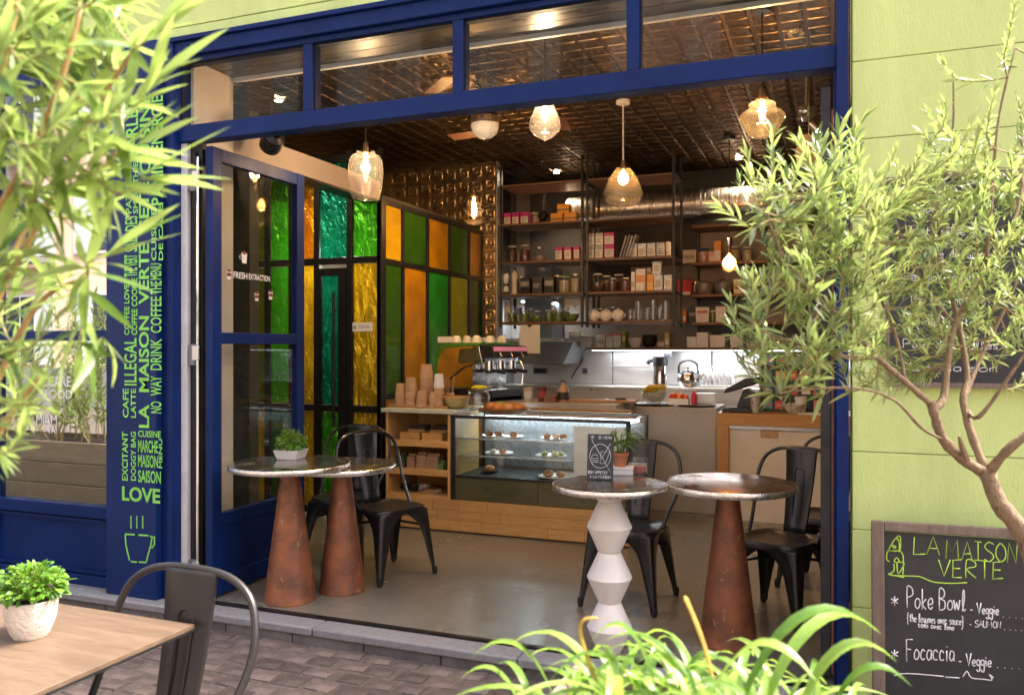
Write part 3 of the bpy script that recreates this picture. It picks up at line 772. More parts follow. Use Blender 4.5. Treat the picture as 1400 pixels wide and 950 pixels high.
# ------------------------------------------------------------------ pressed-steel chairs
def make_chair(label, m, loc, rz, group="pressed steel cafe chairs"):
    t = thing("metal_chair", label, "chair", loc, rz, group)
    SZ = .425
    # seat pan: rounded square, slightly dished
    n = 32; vs, fs = [], []
    def ring(s, z, k=5):
        for i in range(n):
            a = 2*math.pi*i/n; c, d = math.cos(a), math.sin(a)
            e = (abs(c)**k + abs(d)**k)**(-1/k)
            w = .185 - (.012 if d > 0 else 0)*d
            vs.append((w*s*c*e, .182*s*d*e, z))
    ring(1.0, SZ-.034); ring(1.01, SZ-.012); ring(.985, SZ); ring(.86, SZ-.001); ring(.8, SZ-.007); ring(.4, SZ-.010)
    for l in range(5):
        for i in range(n): fs.append((l*n+i, l*n+(i+1)%n, (l+1)*n+(i+1)%n, (l+1)*n+i))
    fs.append(tuple(5*n+i for i in range(n)))
    MB().add(vs, fs).build("seat", m, t, sharp=50)
    # legs: two folded faces with the arched apron
    H = SZ-.03
    prof = [(0,.026),(.12,.030),(.35,.046),(.55,.060),(.70,.072),(.78,.086),(.85,.108),(.92,.140),(.97,.168),(1,.172)]
    for sx in (-1,1):
        for sy in (-1,1):
            vs, fs = [], []
            for tt, w in prof:
                top = (.176*sx, .174*sy); bot = (.215*sx, (.225 if sy > 0 else .212)*sy)
                x = bot[0]+(top[0]-bot[0])*tt; y = bot[1]+(top[1]-bot[1])*tt; z = .012+H*tt
                if tt == 1: w = .172
                vs += [(x-sx*w, y, z), (x-sx*.008, y, z), (x, y-sy*.008, z), (x, y-sy*w, z)]
            for i in range(len(prof)-1):
                for k in range(3): fs.append((i*4+k, i*4+k+1, i*4+k+5, i*4+k+4))
            o = MB().add(vs, fs).build("leg", m, t, sharp=70)
            sd = o.modifiers.new("thick", 'SOLIDIFY'); sd.thickness = .005; sd.offset = 0
            MB().lathe([(.013,0),(.017,.02),(.015,.05)], 10, Matrix.Translation((.207*sx, (.217 if sy > 0 else .204)*sy, 0))).build("foot_cap", PLASTIC_B, o)
    # crossed braces under the seat
    MB().tube([(-.17,-.17,.30),(0,0,.33),(.17,.17,.30)], .008, 6).build("brace", m, t)
    MB().tube([(.17,-.17,.30),(0,0,.342),(-.17,.17,.30)], .008, 6).build("brace", m, t)
    # hoop back
    pts = [(.186,.02,SZ-.01),(.200,.08,.49),(.224,.15,.575),(.236,.195,.665),(.228,.219,.745),(.195,.236,.812),(.118,.246,.852),(0,.249,.862)]
    pts = pts + [(-x, y, z) for x, y, z in pts[-2::-1]]
    MB().tube(smooth(pts, 4), .0102, 10).build("back_hoop", m, t)
    # splat with embossed slot
    def sy_(z): 
        k = (z-SZ)/(.86-SZ); return .165 + .082*k + .012*math.sin(math.pi*k)
    zs = [SZ-.012] + [.46+.03*k for k in range(13)] + [.846, .858]; vs, fs = [], []
    for z in zs:
        k = (z-zs[0])/(zs[-1]-zs[0]); w = .060+.028*k
        if z > .85: w = .09
        for u in (-1,-.93,0,.93,1): vs.append((w*u, sy_(z) - (.007 if abs(u) < 1 else 0), z))
    for i in range(len(zs)-1):
        for k in range(4): fs.append((i*5+k, i*5+k+1, i*5+k+6, i*5+k+5))
    sp = MB().add(vs, fs).build("back_splat", m, t, sharp=60)
    sd = sp.modifiers.new("thick", 'SOLIDIFY'); sd.thickness = .004; sd.offset = 0
    e = []
    for k in range(9):
        a = math.pi*k/8; e.append((.026*math.cos(a), .73+.026*math.sin(a)))
    e = [(.022,.50)] + e + [(-.022,.50)]
    MB().tube([(x, sy_(z)-.0105, z) for x, z in e], .0032, 6, closed=True).build("emboss", m, sp)
    return t
def rechair(src, label, loc, rz):
    c = copy_tree(src); c.location = loc; c.rotation_euler = (0,0,rz); c["label"] = label; return c
def fl(X, Y): return (X, Y-3.634, 0)
chA = make_chair("black steel chair turned away beside the two left rust-cone tables", CHAIR_B, fl(-2.59,4.50), R(66))
rechair(chA, "black steel chair mostly hidden behind the paired left tables", fl(-3.03,4.70), R(8))
rechair(chA, "black steel chair behind the white zigzag pedestal table", fl(-1.07,4.50), R(-5))
rechair(chA, "black steel chair behind the right-hand copper topped table", fl(-.275,4.48), R(-24))
rechair(chA, "farther black steel chair glimpsed behind another chair at the right", fl(-.06,5.20), R(-20))
gp = at(266, 771, d=2.30)
chF = make_chair("gunmetal steel chair at the wooden terrace table outside", CHAIR_G, (gp.x-.02, gp.y-.25, ZS), R(-2))
chF.scale = (1.07,1.03,1.02)
# ------------------------------------------------------------------ round tables
def round_top(t, r, z, under=.03, top=None):
    o = MB().lathe([(.0001,z-.003),(r-.004,z-.003),(r-.004,z),(r-.012,z+.0006),(.0001,z+.0006)], 64, cap=False).build("table_top", top or ZINC, t, sharp=30)
    MB().lathe([(r-.004,z-under),(r+.001,z-under+.003),(r+.002,z-.004),(r-.002,z),(r-.008,z)], 64, cap=False).build("rim", ZINC_RIM, o, sharp=60)
    MB().lathe([(.0001,z-under+.002),(r-.005,z-under+.002),(r-.005,z-.004),(.0001,z-.004)], 48, cap=False).build("core", paint((.08,.06,.05), .7), o)
def cone_table(label, X, Y, r, rb, rt=.047, H=.76, top=None):
    t = thing("cone_table", label, "table", fl(X,Y), random.uniform(0,6), "rusted cone tables")
    MB().lathe([(rb,0),(rb+.001,.004),(rb-.002,.012)] + [(rb+(rt-rb)*k/8, .012+(H-.042)*k/8) for k in range(1,9)], 40).build("cone_base", RUST, t, sharp=40)
    round_top(t, r, H, top=top)
    return t
cone_table("nearer left round table on a rusty cone, holding the square white planter", -2.83,3.84,.33,.142)
cone_table("second left round table on a rusty cone, behind the planter table", -2.66,4.10,.305,.133, H=.727)
cone_table("right-hand round table with coppery top on a rusty cone", -.48,4.04,.312,.135, top=COPPER_T)
zt = thing("zigzag_table", "round metal topped table on a white stacked double-cone pedestal", "table", (-.975,.085,0))
pr = []
P_ = .2305
for k in range(3):
    z0 = k*P_
    pr += [(.052,z0+.001),(.103,z0+P_*.47),(.103,z0+P_*.53),(.052,z0+P_-.001)]
    pc = MB().lathe([(.052,z0+.001),(.101,z0+P_*.47),(.104,z0+P_*.5),(.101,z0+P_*.53),(.052,z0+P_-.001)], 36).build("double_cone", PLASTER_W, zt, sharp=20)
MB().lathe([(.052,3*P_),(.092,.748)], 36).build("half_cone", PLASTER_W, zt)
round_top(zt, .262, .775, .028)
# ------------------------------------------------------------------ terrace table
c = at(266, 853, z=ZS+.745)
TX, TYb = c.x, c.y
tt = thing("terrace_table", "square terrace table with wood grain top in the left foreground", "table", (TX-.36, TYb-.36, ZS))
MB().box(-.36,.36,-.36,.36,.733,.745).build("table_top", TABLEW, tt, bev=.001)
MB().box(-.3605,.3605,-.3605,.3605,.727,.7328).build("top_edge", PLASTIC_B, tt)
MB().cyl((0,0,.03),(0,0,.727),.035).build("column", CHAIR_G, tt)
MB().lathe([(.22,0),(.21,.02),(.05,.035)],28).build("foot_plate", CHAIR_G, tt)
TZ = ZS+.7455
# ------------------------------------------------------------------ kiosk of coloured panes
kio = thing("coloured_glass_kiosk", "black steel partition of yellow, green, teal and amber panes with a door", "partition", (0,0,0))
FC = {n: foil("film_"+n, c) for n, c in dict(teal=(.02,.40,.26), lime=(.16,.66,.05), yellow=(.95,.66,.05), amber=(.80,.40,.03), olive=(.22,.30,.03), dgreen=(.06,.26,.02)).items()}
FR_ = {n: foil("ribbed_"+n, c, .25, True, .3) for n, c in dict(yellow=(.80,.52,.02), dgreen=(.05,.17,.012), amber=(.62,.33,.015), green=(.04,.40,.04), ygreen=(.50,.50,.02), olive=(.085,.22,.015), deep=(.02,.13,.03)).items()}
KZ = 2.58
fx = [at(p, 400, y=YK).x for p in (300, 333, 366, 399, 433.5, 478.5, 517)]
fx[-1] = XK
ZR = [0.06, .90, 2.11, 2.95]
def bar(x0,x1,y0,y1,z0,z1,nm="frame_bar"): MB().box(x0,x1,y0,y1,z0,z1).build(nm, BLACK_ST, kio, bev=.002)
cl = [("olive","lime","olive"),("yellow","olive","olive"),("dgreen","lime","lime"),("yellow","yellow","amber"),("lime","teal","teal"),("yellow","yellow","lime")]
for k in range(6):
    for r_ in range(3):
        x0, x1 = fx[k]+.028, fx[k+1]-.028
        if k == 4 and r_ < 2: x0, x1 = x0+.02, x1-.075
        MB().box(x0+.001,x1-.001,YK+.006,YK+.012,ZR[r_]+.03,ZR[r_+1]-.03-(.06 if (k == 4 and r_ == 1) else 0)).build("coloured_pane", FC[cl[k][r_]], kio)
for k in range(7):
    bar(fx[k]-.026, fx[k]+(.026 if k < 6 else .0), YK-.012, YK+.03, .0, 3.0, "frame_post")
for z in ZR:
    for k in range(6): bar(fx[k]+.0265, fx[k+1]-.0265, YK-.010, YK+.028, z-.027, z+.027)
# door in the kiosk front: rails, stile and pull handle
kd = MB().box(fx[4]+.027,fx[4]+.046,YK-.016,YK+.02,.03,2.05).box(fx[5]-.104,fx[5]-.028,YK-.016,YK+.02,.03,2.05).box(fx[4]+.0465,fx[5]-.1045,YK-.015,YK+.02,1.99,2.05).build("door_frame", BLACK_ST, kio)
MB().cyl((fx[5]-.125,YK-.05,.75),(fx[5]-.125,YK-.05,1.85),.012).cyl((fx[5]-.125,YK-.05,.9),(fx[5]-.125,YK-.012,.9),.008).cyl((fx[5]-.125,YK-.05,1.7),(fx[5]-.125,YK-.012,1.7),.008).build("pull_handle", BLACK_ST, kd)
# side face
sy = [at(p, 400, x=XK).y for p in (521, 550.5, 584.3, 614.2, 640.9, 658.5)]
sy[0] = YK+.045; sy[-1] = YT-.01
sc2 = [("olive","yellow"),("amber","dgreen"),("green","amber"),("ygreen","olive"),("deep","amber")]
SZ_ = [1.0, 2.10, KZ]
for k in range(5):
    for r_ in range(2):
        MB().box(XK-.012,XK-.006,sy[k]+.02,sy[k+1]-.02,SZ_[r_]+.02,SZ_[r_+1]-.02).build("coloured_pane", FR_[sc2[k][r_]], kio)
for k in range(6): bar(XK-.03, XK+.012, sy[k]-(.0 if k == 0 else .018), sy[k]+(.018 if k < 5 else 0), 0, KZ+.02, "frame_post")
for z in SZ_:
    for k in range(5): bar(XK-.028, XK+.010, sy[k]+.0185, sy[k+1]-.0185, z-.022, z+.022)
MB().box(XK-.03,XK-.002,sy[0]+.02,sy[-1],0,.975).build("lower_panel", OAK, kio)
MB().box(XK-.031,XK+.013,YK-.012,YK+.0445,0,KZ+.02).build("corner_post", BLACK_ST, kio, bev=.002)
MB().box(XL,XK-.032,YK+.032,YT-.002,KZ+.03,KZ+.06).build("kiosk_roof", paint((.05,.045,.04), .8), kio)
p = at(480, 441, y=YK-.001); q = at(509, 453, y=YK-.001)
sg = MB().box(p.x,q.x,YK-.004,YK+.005,q.z,p.z).build("notice", PAPER_W, kio)
MB().box(p.x+.02,p.x+.05,YK-.0046,YK-.0041,q.z+.02,p.z-.025).box(p.x+.07,q.x-.02,YK-.0046,YK-.0041,q.z+.03,q.z+.036).box(p.x+.07,q.x-.03,YK-.0046,YK-.0041,q.z+.045,q.z+.05).build("notice_print", paint((.35,.35,.36)), sg)

kl = thing("kiosk_lamp", "white ceiling lamp glowing behind the coloured panes", "lamp", (-3.95, 2.62, 2.25))
MB().lathe([(.14,.10),(.15,.08),(.15,.06),(.13,.05)],24,cap=False).build("lamp_body", WHITE_TRIM, kl)
MB().lathe([(.001,.0),(.08,.01),(.12,.035),(.13,.0495)],24,cap=False).build("diffuser", glow("kiosk_diffuser", (1,.93,.82), 6), kl)
# ------------------------------------------------------------------ serving counter, left part: open oak shelf unit
YF = 2.05
xa, xb, xc = at(527, 600, y=YF).x, at(618, 600, y=YF).x, at(861, 600, y=YF).x
pl_ = thing("counter_plinth", "low oak plinth running under the shelf unit and the display case", "counter base", (0,0,0))
PZ = .245
for r_ in range(3):
    xs = [xa] + sorted(random.uniform(xa+.2, xc-.2) for _ in range(3)) + [xc]
    for a, b in zip(xs, xs[1:]):
        MB().box(a+.0015, b-.0015, YF, YF+.03, .012+r_*.078, .012+r_*.078+.0765).build("plank", OAK, pl_, bev=.0015)
MB().box(xa+.01,xc-.01,YF+.03,YF+.6,.0,PZ-.01).build("carcass", paint((.10,.07,.04), .8), pl_)
su = thing("oak_shelf_unit", "open oak shelf unit with takeaway packaging, left of the display case", "shelf unit", (0,0,0))
MB().box(xa,xa+.022,YF+.004,YF+.55,PZ,.895).build("side_panel", OAK_Z, su, bev=.002)
MB().box(xb-.04,xb-.02,YF+.004,YF+.55,PZ,.895).build("side_panel", OAK_Z, su, bev=.002)
MB().box(xa+.022,xb-.04,YF+.50,YF+.515,PZ,.895).build("back_panel", OAK, su)
for z in (PZ, .415, .635):
    MB().box(xa+.0225,xb-.0405,YF+.02,YF+.50,z,z+.018).build("shelf_board", OAK, su, bev=.001)
    MB().box(xa+.0225,xb-.0405,YF+.006,YF+.0195,z,z+(.05 if z > .3 else .02)).build("shelf_lip", OAK, su, bev=.001)
MB().box(xa-.03,xb+.02,YF-.02,YF+.56,.8955,.925).build("worktop", PALE_T, su, bev=.003)
CT = .9255
def prop(name, label, cat, loc, parts, rz=0, group=None):
    """parts: (name, MB, material) ; a single part becomes the thing itself"""
    if len(parts) == 1:
        o = parts[0][1].build(name, parts[0][2], None, loc, rz, bev=parts[0][3] if len(parts[0]) > 3 else 0)
        return tag(o, label, cat, group)
    t = thing(name, label, cat, loc, rz, group)
    for p_ in parts: p_[1].build(p_[0], p_[2], t, bev=p_[3] if len(p_) > 3 else 0)
    return t
def obox(w, d, h, t=.004):
    """open box"""
    m = MB(); m.box(-w/2,w/2,-d/2,d/2,0,t)
    m.box(-w/2,-w/2+t,-d/2,d/2,t,h).box(w/2-t,w/2,-d/2,d/2,t,h).box(-w/2+t,w/2-t,-d/2,-d/2+t,t,h).box(-w/2+t,w/2-t,d/2-t,d/2,t,h)
    return m
wU = xb-.04-xa-.022
for k, (x, w, lb) in enumerate(((xa+.16,.17,"left oak drawer tray on the upper shelf of the unit"),(xa+.355,.17,"right oak drawer tray on the upper shelf of the unit"))):
    t = prop("drawer_tray", lb, "tray", (x+.03, YF+.19, .6535), [("tray_body", obox(w,.30,.085,.01), OAK),("divider", MB().box(-w/2+.011,w/2-.011,-.04,-.034,.011,.10), OAK),("sleeve_stack", MB().box(-w/2+.02,w/2-.02,-.02,.10,.011,.13), paint((.06,.04,.03),.8))])
for k, (dx, w, h, m_, lb) in enumerate(((.075,.08,.115,paint((.07,.10,.04),.7),"dark green packet leftmost on the middle shelf of the oak unit"),(.17,.07,.11,KRAFT,"narrow kraft paper bag on the middle shelf beside the green packet"),(.255,.075,.125,KRAFT,"kraft paper bag standing centrally on the middle oak shelf"),(.355,.11,.12,KRAFT,"wide kraft carton on the middle oak shelf"),(.435,.05,.07,paint((.14,.24,.06),.6),"small green packet at the right end of the middle oak shelf"))):
    prop("paper_packet", lb, "packet", (xa+dx, YF+.14, .4335), [("bag_body", MB().prism([(-w/2,0),(w/2,0),(w/2*.94,h),(-w/2*.94,h)],-.05,.05,'y'), m_, .004),("folded_top", MB().box(-w/2*.9,w/2*.9,-.012,.012,h+.0005,h+.018), m_, .003)], random.uniform(-.15,.15))
for k, (dx, lb) in enumerate(((.10,"black bowl on the bottom shelf of the oak unit"),(.17,"second black bowl on the bottom shelf of the oak unit"))):
    prop("black_bowl", lb, "bowl", (xa+dx, YF+.16, .2645), [("bowl_wall", MB().lathe([(.02,0),(.03,.005),(.045,.05),(.042,.05),(.028,.01),(.001,.008)],20,cap=False), PLASTIC_B)])
prop("paper_bundle", "loose pile of paper sleeves on the bottom oak shelf", "paper", (xa+.33, YF+.15, .2645), [("sheet", MB().box(-.08,.08,-.06,.06,.0,.01), KRAFT),("sheet", MB().box(-.07,.07,-.05,.05,0,.008,Matrix.Translation((.01,0,.011))@Matrix.Rotation(.4,4,'Z')), paint((.5,.42,.2),.8)),("sheet", MB().box(-.06,.07,-.05,.05,0,.008,Matrix.Translation((-.01,0,.021))@Matrix.Rotation(-.5,4,'Z')), KRAFT)])
prop("white_carton", "small white carton on the bottom shelf of the oak unit", "carton", (xa+.225, YF+.22, .2645), [("carton_body", MB().box(-.04,.04,-.03,.03,0,.045), PAPER_W, .003),("carton_flap", MB().box(-.04,.04,-.033,-.0305,.02,.052), PAPER_W)])
# trays with stacks of paper cups on the worktop
def cup_profile(r0, r1, h): return [(r0,0),(r1,h),(r1+.003,h),(r1+.003,h-.006),(r1+.001,h-.008)]
def tray(px0, px1, label):
    y = YF+.10
    a, b = at(px0, 560, y=y).x, at(px1, 560, y=y).x
    prop("wooden_tray", label, "tray", ((a+b)/2, y+.09, CT), [("tray_base", MB().box(-(b-a)/2,(b-a)/2,-.10,.10,0,.008), TRAYW, .002),("tray_rim", MB().box(-(b-a)/2,(b-a)/2,-.104,-.0965,.0,.024).box(-(b-a)/2,(b-a)/2,.0965,.104,.0,.024), TRAYW)])
tray(534, 580, "left wooden tray of paper cups on the pale worktop"); tray(583, 613, "right wooden tray of paper cups on the pale worktop")
def cups(px, ytop, w, label, dy=.0, cnt=4, m_=KRAFT, white=False):
    y = YF+.14+dy; p = at(px, 545, y=y); zt_ = at(px, ytop, y=y).z
    z0 = CT+.0085; H = zt_-z0; r = w/2/F*6.4
    t = thing("paper_cup_stack", label, "paper cups", (p.x, y, z0), 0, "stacks of kraft paper cups")
    h = min(.11, H*.7); st = (H-h)/max(1, cnt-1)
    for k in range(cnt):
        M = Matrix.Translation((0,0,h+st*k)) @ Matrix.Rotation(math.pi, 4, 'X')
        MB().lathe([(r*.74,0),(r*.98,h-.007),(r,h-.007),(r,h)],18,M).build("paper_cup", PAPER_W if (white and k == cnt-1) else m_, t)
cups(548,524,17,"leftmost short stack of kraft paper cups on the worktop"); cups(562,516,18,"second stack of kraft paper cups from the left on the worktop")
cups(577,534,17,"low stack of paper cups between two tall stacks",cnt=2,dy=-.02); cups(583,498,20,"tallest stack of kraft paper cups, behind the low ones",dy=.10,cnt=5)
cups(592,536,11,"small stack of narrow paper cups on the right tray",cnt=2,dy=-.03); cups(600,511,15,"stack of paper cups topped by one white cup",cnt=4,white=True)
# wooden bowl, stirrers and glass jar of lemons
p = at(622, 556, y=YF+.12)
prop("wooden_bowl", "pale wooden bowl on the worktop beside the glass jar", "bowl", (p.x, YF+.16, CT), [("bowl_wall", MB().lathe([(.04,0),(.075,.02),(.098,.075),(.1,.085),(.093,.085),(.07,.03),(.001,.02)],28,cap=False), wood("bamboo",(.55,.45,.20),(.42,.33,.13),.5)),("bamboo_ring", MB().lathe([(.094,.086),(.103,.086),(.103,.098),(.094,.098)],28,cap=False), OAK)])
p = at(612, 556, y=YF+.3)
t = thing("stirrer_holder", "bundle of wooden stirrers and sleeves standing behind the paper cups", "stirrers", (p.x, YF+.33, CT))
MB().lathe([(.035,0),(.042,.11),(.038,.11),(.032,.005),(.001,.004)],16,cap=False).build("holder", KRAFT, t)
for k in range(9):
    a = k*2.4; MB().box(-.005,.005,-.0015,.0015,0,.20+.02*(k%3),Matrix.Translation((.018*math.cos(a),.018*math.sin(a),.01))@Matrix.Rotation(.12*math.cos(a),4,'Y')@Matrix.Rotation(a,4,'Z')).build("stirrer", TRAYW, t)
p = at(651, 566, y=YF+.16); JZ = CT-.012
t = thing("lemon_jar", "ribbed clear glass jar with yellow lemon slices in its lid", "jar", (p.x, YF+.20, JZ+.0))
MB().lathe([(.001,.004),(.085,.004),(.092,.02),(.092,.11),(.078,.14),(.074,.14),(.086,.105),(.086,.02),(.001,.012)],36,cap=False).build("jar_wall", GLASS_C, t)
for k in range(18):
    a = k*math.pi/9; MB().tube([(.0935*math.cos(a),.0935*math.sin(a),z) for z in (.02,.06,.105)],.003,5).build("glass_rib", GLASS_C, t)
MB().lathe([(.001,.15),(.076,.142),(.08,.148),(.08,.162),(.001,.17)],28,cap=False).build("jar_lid", GLASS_C, t)
for k in range(4):
    MB().tube([(-.04+.02*k,-.03+.015*(k%2),.172),(-.02+.02*k,0,.188),(.0+.02*k,.03,.174)],.009,6).build("lemon_peel", paint((.75,.66,.03),.5), t)
# ------------------------------------------------------------------ glass display case
dc = thing("display_case", "black framed glass cake display case on the oak plinth", "display case", (0,0,0))
cz0, cz1, cz2 = PZ+.003, .435, .865
y0, y1 = YF+.01, YF+.62
MB().box(xb-.015,xb+.02,y0,y0+.02,cz0,cz2).box(xb-.015,xb+.02,y1-.02,y1,cz0,cz2).box(xc-.03,xc,y0,y0+.02,cz0,cz2).box(xc-.03,xc,y1-.02,y1,cz0,cz2).build("corner_post", PLASTIC_B, dc, bev=.003)
MB().box(xb+.0205,xc-.0305,y0,y0+.02,cz1-.02,cz1).build("bottom_rail", PLASTIC_B, dc, bev=.002)
MB().box(xb-.016,xc+.001,y0-.004,y0+.018,cz2,cz2+.022).box(xb-.016,xc+.001,y1-.018,y1+.004,cz2,cz2+.022).build("top_rail", PLASTIC_B, dc, bev=.002)
MB().box(xb-.014,xc-.001,y0+.0185,y1-.0185,cz2+.008,cz2+.016).build("top_pane", GLASS_W, dc)
MB().box(xb+.0205,xc-.0305,y0+.008,y0+.013,cz1,cz2).build("front_pane", GLASS_W, dc)
MB().box(xb-.012,xb-.007,y0+.0205,y1-.0205,cz1,cz2).build("side_pane", GLASS_W, dc); MB().box(xc-.012,xc-.007,y0+.0205,y1-.0205,cz1,cz2).build("side_pane", GLASS_W, dc)
xm = (xb+xc)/2
MB().box(xb+.0205,xm-.002,y0+.004,y0+.02,cz0,cz1-.0205).build("base_panel", OLIVE_P, dc, bev=.002); MB().box(xm+.002,xc-.0305,y0+.004,y0+.02,cz0,cz1-.0205).build("base_panel", OLIVE_P, dc, bev=.002)
MB().box(xb,xc-.02,y0+.03,y1-.03,cz1-.03,cz1-.01).build("case_floor", PLASTIC_B, dc)
MB().box(xb+.02,xc-.03,y1-.03,y1-.022,cz1,cz2-.04).build("back_panel", paint((.20,.21,.22),.3,.5), dc)
MB().box(xc-.42,xc-.035,y0+.03,y0+.034,cz1+.01,cz2-.03).build("steel_screen", STEEL, dc)
for z in (cz1+.14, cz1+.27):
    s = MB().box(xb+.02,xc-.45,y0+.06,y1-.06,z,z+.006).build("glass_shelf", GLASS_W, dc)
    MB().box(xb+.02,xc-.45,y0+.052,y0+.0595,z-.003,z+.009).build("shelf_edge", STEEL, s)
    MB().box(xb+.03,xb+.04,y0+.10,y1-.1,z-.012,z-.0005).box(xm-.1,xm-.09,y0+.10,y1-.1,z-.012,z-.0005).build("shelf_bracket", CHROME, s)
MB().box(xb+.05,xc-.06,y1-.10,y1-.06,cz2-.03,cz2-.015).build("light_strip", LED_C, dc)
def add_light(name, loc, power, color, parent=None, size=.05, kind='POINT', **kw):
    l = bpy.data.lights.new(name, kind); l.energy = power; l.color = color
    if kind in ('POINT','SPOT'): l.shadow_soft_size = size
    if kind == 'AREA': l.shape = 'RECTANGLE'; l.size = kw['sx']; l.size_y = kw['sy']
    if kind == 'SPOT': l.spot_size = kw.get('cone', 1.6); l.spot_blend = .6
    o = bpy.data.objects.new(name, l); col.objects.link(o); o.location = loc
    if 'rot' in kw: o.rotation_euler = kw['rot']
    if parent is not None: o.parent = parent
    return o
add_light("case_light", ((xb+xc)/2, y1-.12, cz2-.035), .9, (.8,.9,1), dc, kind='AREA', sx=1.1, sy=.05)
CRUST = mat("baked_crust", (.42,.19,.06), .6, var=.35, scale=30, bump=.4, bscale=50)
CREAM_C = paint((.72,.66,.55), .6)
def plate_of(name, label, cat, x, y, z, r, buns, pm=CERAM):
    t = thing(name, label, cat, (x,y,z))
    MB().lathe([(r*.55,0),(r,.012),(r*.99,.015),(r*.55,.005),(.001,.005)],24,cap=False).build("plate", pm, t)
    for (dx,dy,s,m_) in buns: MB().sphere((dx,dy,.006+s*.55),s,12,8,.62).build("bun", m_, t)
    return t
z1_, z2_ = cz1+.147, cz1+.277
plate_of("cake_plate","plate of two brown muffins at the left of the upper glass shelf","cakes",xb+.25,y0+.2,z2_,.09,[(-.03,0,.035,CRUST),(.04,.01,.033,CRUST)])
plate_of("cake_plate","plate with one muffin at the middle of the upper glass shelf","cakes",xb+.42,y0+.2,z2_,.08,[(0,0,.036,CRUST)])
plate_of("pastry_plate","plate of pastries on the right of the upper glass shelf","cakes",xb+.74,y0+.2,z2_,.10,[(-.05,0,.03,CRUST),(.02,.0,.032,CREAM_C),(.07,.02,.03,CRUST)])
plate_of("tart_plate","plate of sliced tart on the left of the middle glass shelf","cakes",xb+.3,y0+.2,z1_,.11,[(-.05,0,.028,CREAM_C),(.03,.0,.03,CRUST)])
plate_of("salad_plate","plate of green salad rolls on the middle glass shelf","plate",xb+.72,y0+.2,z1_,.12,[(-.05,0,.028,paint((.25,.36,.08))),(.03,.0,.03,paint((.55,.55,.25))),(.07,.03,.026,paint((.25,.36,.08)))])
plate_of("bun_plate","white plate of two round buns at the bottom of the display case","plate",xb+.75,y0+.2,cz1-.008,.13,[(-.05,0,.042,CRUST),(.05,.0,.04,CRUST)])
plate_of("bread_plate","single crusty roll at the bottom left of the display case","bread",xb+.2,y0+.25,cz1-.008,.07,[(0,0,.045,CRUST)], PLASTIC_B)
prop("price_card","small white price card on the bottom of the display case","card",(xb+.9,y0+.1,cz1-.008),[("card", MB().box(-.04,.04,-.001,.001,.008,.06), PAPER_W),("card_foot", MB().box(-.02,.02,-.012,.012,0,.008), CHROME)],.1)
# platter of bread on the case
p = at(688, 566, y=YF+.2)
t = thing("bread_platter", "wooden platter of breads and filled rolls on top of the display case", "platter", (p.x, YF+.23, cz2+.0225))
MB().lathe([(.10,0),(.15,.012),(.20,.04),(.205,.047),(.195,.043),(.14,.02),(.001,.012)],32,cap=False).build("platter_dish", TRAYW, t)
rb = random.Random(5)
for k, (dx,dy,s,c_) in enumerate(((-.10,-.03,.055,(.45,.16,.04)),(-.03,-.06,.05,(.50,.20,.05)),(.05,-.04,.052,(.50,.26,.10)),(.12,-.02,.05,(.40,.15,.04)),(-.06,.05,.055,(.25,.28,.06)),(.03,.05,.055,(.33,.14,.06)),(.11,.06,.05,(.55,.38,.22)))):
    o = MB().sphere((0,0,0),s,14,9,.7).build("bread_roll", mat("bread_%d"%k, c_, .55, var=.4, scale=14, bump=.4, bscale=30), t, (dx,dy,.02+s*.65))
# ------------------------------------------------------------------ counter behind, with the espresso machine
bc = thing("back_counter", "grey stone topped counter behind the display case", "counter", (0,0,0))
BX0, BX1, BY0, BY1, BZ = -3.2, -1.66, 2.92, 3.52, .935
MB().box(BX0,BX1,BY0,BY1,BZ-.07,BZ).build("stone_top", STONE_T, bc, bev=.004)
MB().box(BX0+.02,BX1-.02,BY0+.03,BY1,0,BZ-.0705).build("cabinet", OAK, bc)
# espresso machine: shaped side cheeks, green back, chrome, group heads, pink strip
p = at(654, 548, y=3.1)
em = thing("espresso_machine", "espresso machine with polished side, green casing and pink lit strip", "coffee machine", (p.x, 3.18, BZ+.001), R(74))
em.scale = (1.12,1.12,1.12)
EW = .46
side = [(-.27,.03),(.22,.03),(.26,.10),(.24,.20),(.30,.33),(.27,.40),(.05,.455),(-.27,.455),(-.30,.36),(-.27,.34),(-.22,.30),(-.10,.28),(-.10,.10),(-.27,.08)]
body = MB().prism([(-.08,.10),(.22,.10),(.24,.33),(.2,.43),(-.2,.43),(-.2,.30),(-.08,.28)], -EW/2+.02, EW/2-.02, 'x').build("body", CHROME, em)
GREENM = mat("green_enamel", (.07,.30,.03), .25, .2, var=.15, coat=.5)
MB().prism([(.22,.12),(.262,.12),(.30,.33),(.26,.42),(.22,.40)], -EW/2, EW/2, 'x').build("back_casing", GREENM, em, bev=.01)
MB().prism([(.31,.16),(.285,.36),(.22,.435),(-.17,.452),(-.17,.434),(.19,.405),(.25,.33),(.27,.16)], -EW/2-.012, -EW/2+.0, 'x').build("side_trim", GREENM, em, bev=.004)
MB().prism([(-.16,.434),(.25,.425),(.24,.447),(-.16,.452)], -EW/2, EW/2, 'x').build("cup_rail", GREENM, em)
for s in (-1, 1):
    x = s*EW/2
    MB().prism([(-.20,.30),(.0,.26),(.16,.16),(.26,.20),(.28,.34),(.2,.42),(-.16,.43)], x-.008, x+.008, 'x').build("side_cheek", CHROME, em, bev=.004)
    MB().prism([(-.17,.315),(.0,.285),(.05,.30),(.03,.40),(-.14,.41)], x+s*.0085-.001, x+s*.0085+.001, 'x').build("side_window", OLIVE_P, em)
    MB().box(x-.02,x+.02,-.24,.24,0,.03).build("base_rail", PLASTIC_B, em)
